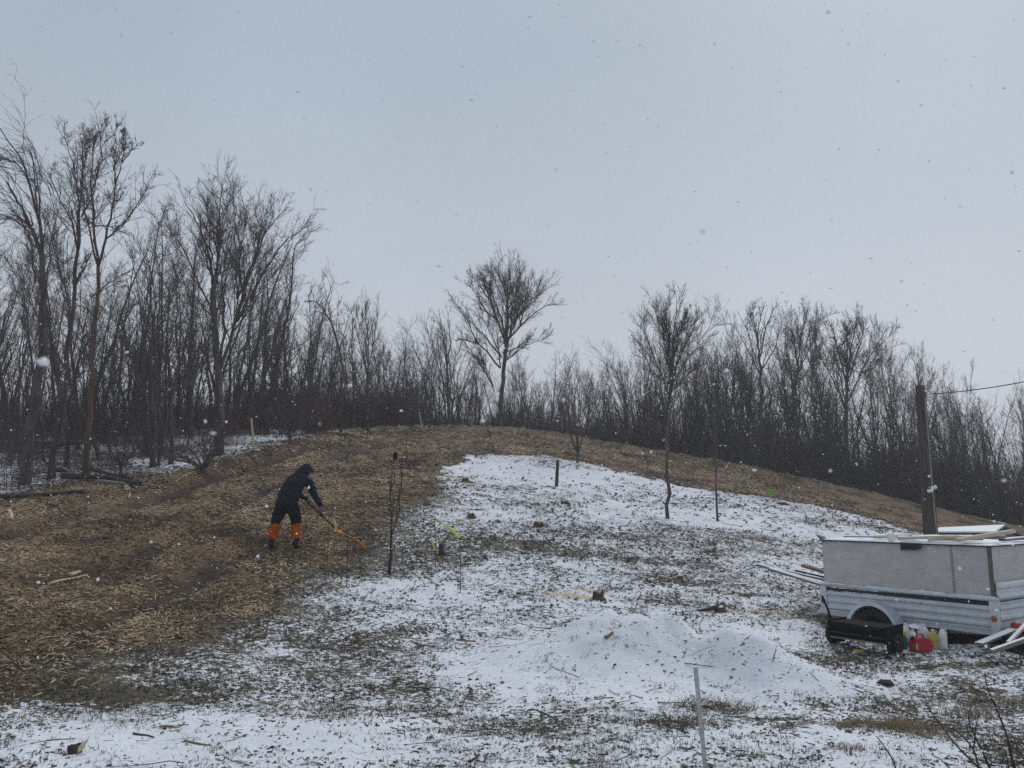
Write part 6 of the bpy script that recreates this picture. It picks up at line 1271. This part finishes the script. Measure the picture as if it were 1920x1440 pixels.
b_ = BB(); A_ = [b_.b.verts.new(Vector(v)) for v in (dh * .04 - side * .02 + upn * .012, dh * .04 + side * .02 + upn * .012, dh * .20 + side * .075 + upn * .026, dh * .20 - side * .075 + upn * .026)]; B_ = [b_.b.verts.new(v.co - Vector(upn * .01)) for v in A_]
b_.b.faces.new(A_); b_.b.faces.new(B_[::-1]); [b_.b.faces.new((A_[i], B_[i], B_[(i + 1) % 4], A_[(i + 1) % 4])) for i in range(4)]; b_.obj('web', m_rake, rk)
# gloves with five fingers closed on the handle
hw = lambda f_: rb_ + hl * f_ - np.array(per.location)
def on_handle(p):                                        # closest point of the handle to p, local to person
    o0 = rb_ - np.array(per.location); t0_ = np.clip(((np.array(p) - o0) @ hl) / (hl @ hl), 0, 1.1); return o0 + hl * t0_
hd_ = unit(hl)
for nm, wr in (('r', wrR), ('l', wrL)):
    c = on_handle(np.array(wr) + [.03, .0, -.07]); wr = np.array(wr); t_ = TB(); ap = unit(c - wr); pm = c - ap * .035
    t_.add(np.array([wr - ap * .01, wr + (pm - wr) * .5, pm]), np.array([[.046, .046, .042]]), 10)
    lat = hd_; nrm_ = unit(np.cross(ap, lat))
    for k_ in range(4):
        o0 = pm + lat * (.033 - .022 * k_); ln_ = (.9, 1.0, .95, .78)[k_]; P = np.array([o0, o0 + nrm_ * .022 + ap * .012, c + lat * (.033 - .022 * k_) + nrm_ * .03, c + lat * (.033 - .022 * k_) + ap * .028 * ln_ + nrm_ * .012, c + lat * (.033 - .022 * k_) + ap * .024 * ln_ - nrm_ * .016 * ln_])
        t_.add(P, np.array([[.0135, .0135, .0125, .012, .010]]), 8)
    o0 = pm + lat * .04; t_.add(np.array([o0 - ap * .01, o0 + lat * .02 - nrm_ * .01, o0 + lat * .02 - nrm_ * .03 + ap * .02, o0 + lat * .005 - nrm_ * .03 + ap * .045]), np.array([[.017, .015, .013, .011]]), 8)
    link('glove', t_.mesh('glove', m_glove), per)
# face inside the hood: brow, nose, eyes, mouth, hair
fd = unit(np.array([.55, .75, -.25])); hc = np.array([.275, .37, 1.405]); fs_ = unit(np.cross(fd, [0, 0, 1])); fu = np.cross(fs_, fd)
b_ = BB(); Mn = Matrix.Translation(Vector(hc + fd * .085 - fu * .01)); q = bmesh.ops.create_icosphere(b_.b, subdivisions=2, radius=.014, matrix=Mn @ Matrix.Diagonal((1, 1, 1.4, 1))); b_.obj('nose', m_skin, per, sm=True)
for s_ in (-1, 1):
    b_ = BB(); bmesh.ops.create_icosphere(b_.b, subdivisions=2, radius=.010, matrix=Matrix.Translation(Vector(hc + fd * .076 + fu * .012 + fs_ * .03 * s_))); b_.obj('eye', m_whitep, per, sm=True)
b_ = BB(); bmesh.ops.create_icosphere(b_.b, subdivisions=2, radius=.010, matrix=Matrix.Translation(Vector(hc + fd * .076 - fu * .045)) @ Matrix.Diagonal((1.6, 1.2, .5, 1))); b_.obj('mouth', m_red, per, sm=True)

# ================================================================ snow-filled air
hm = bpy.data.materials.new('haze'); hm.use_nodes = True; t = hm.node_tree; t.nodes.clear()
o_ = t.nodes.new('ShaderNodeOutputMaterial'); v_ = t.nodes.new('ShaderNodeVolumePrincipled'); v_.inputs['Color'].default_value = (.86, .88, .92, 1); v_.inputs['Density'].default_value = .0018; v_.inputs['Anisotropy'].default_value = 0.2
t.links.new(v_.outputs[0], o_.inputs['Volume'])
zmin = float(zz.min()) - 1; hb = BB(); hb.box(xs[0] - 5, xs[-1] + 5, ys[0] - 5, ys[-1] + 5, zmin, 24)
h = hb.obj('haze', hm); h['kind'] = 'stuff'; h['label'] = 'pale snow filled air over the hillside'
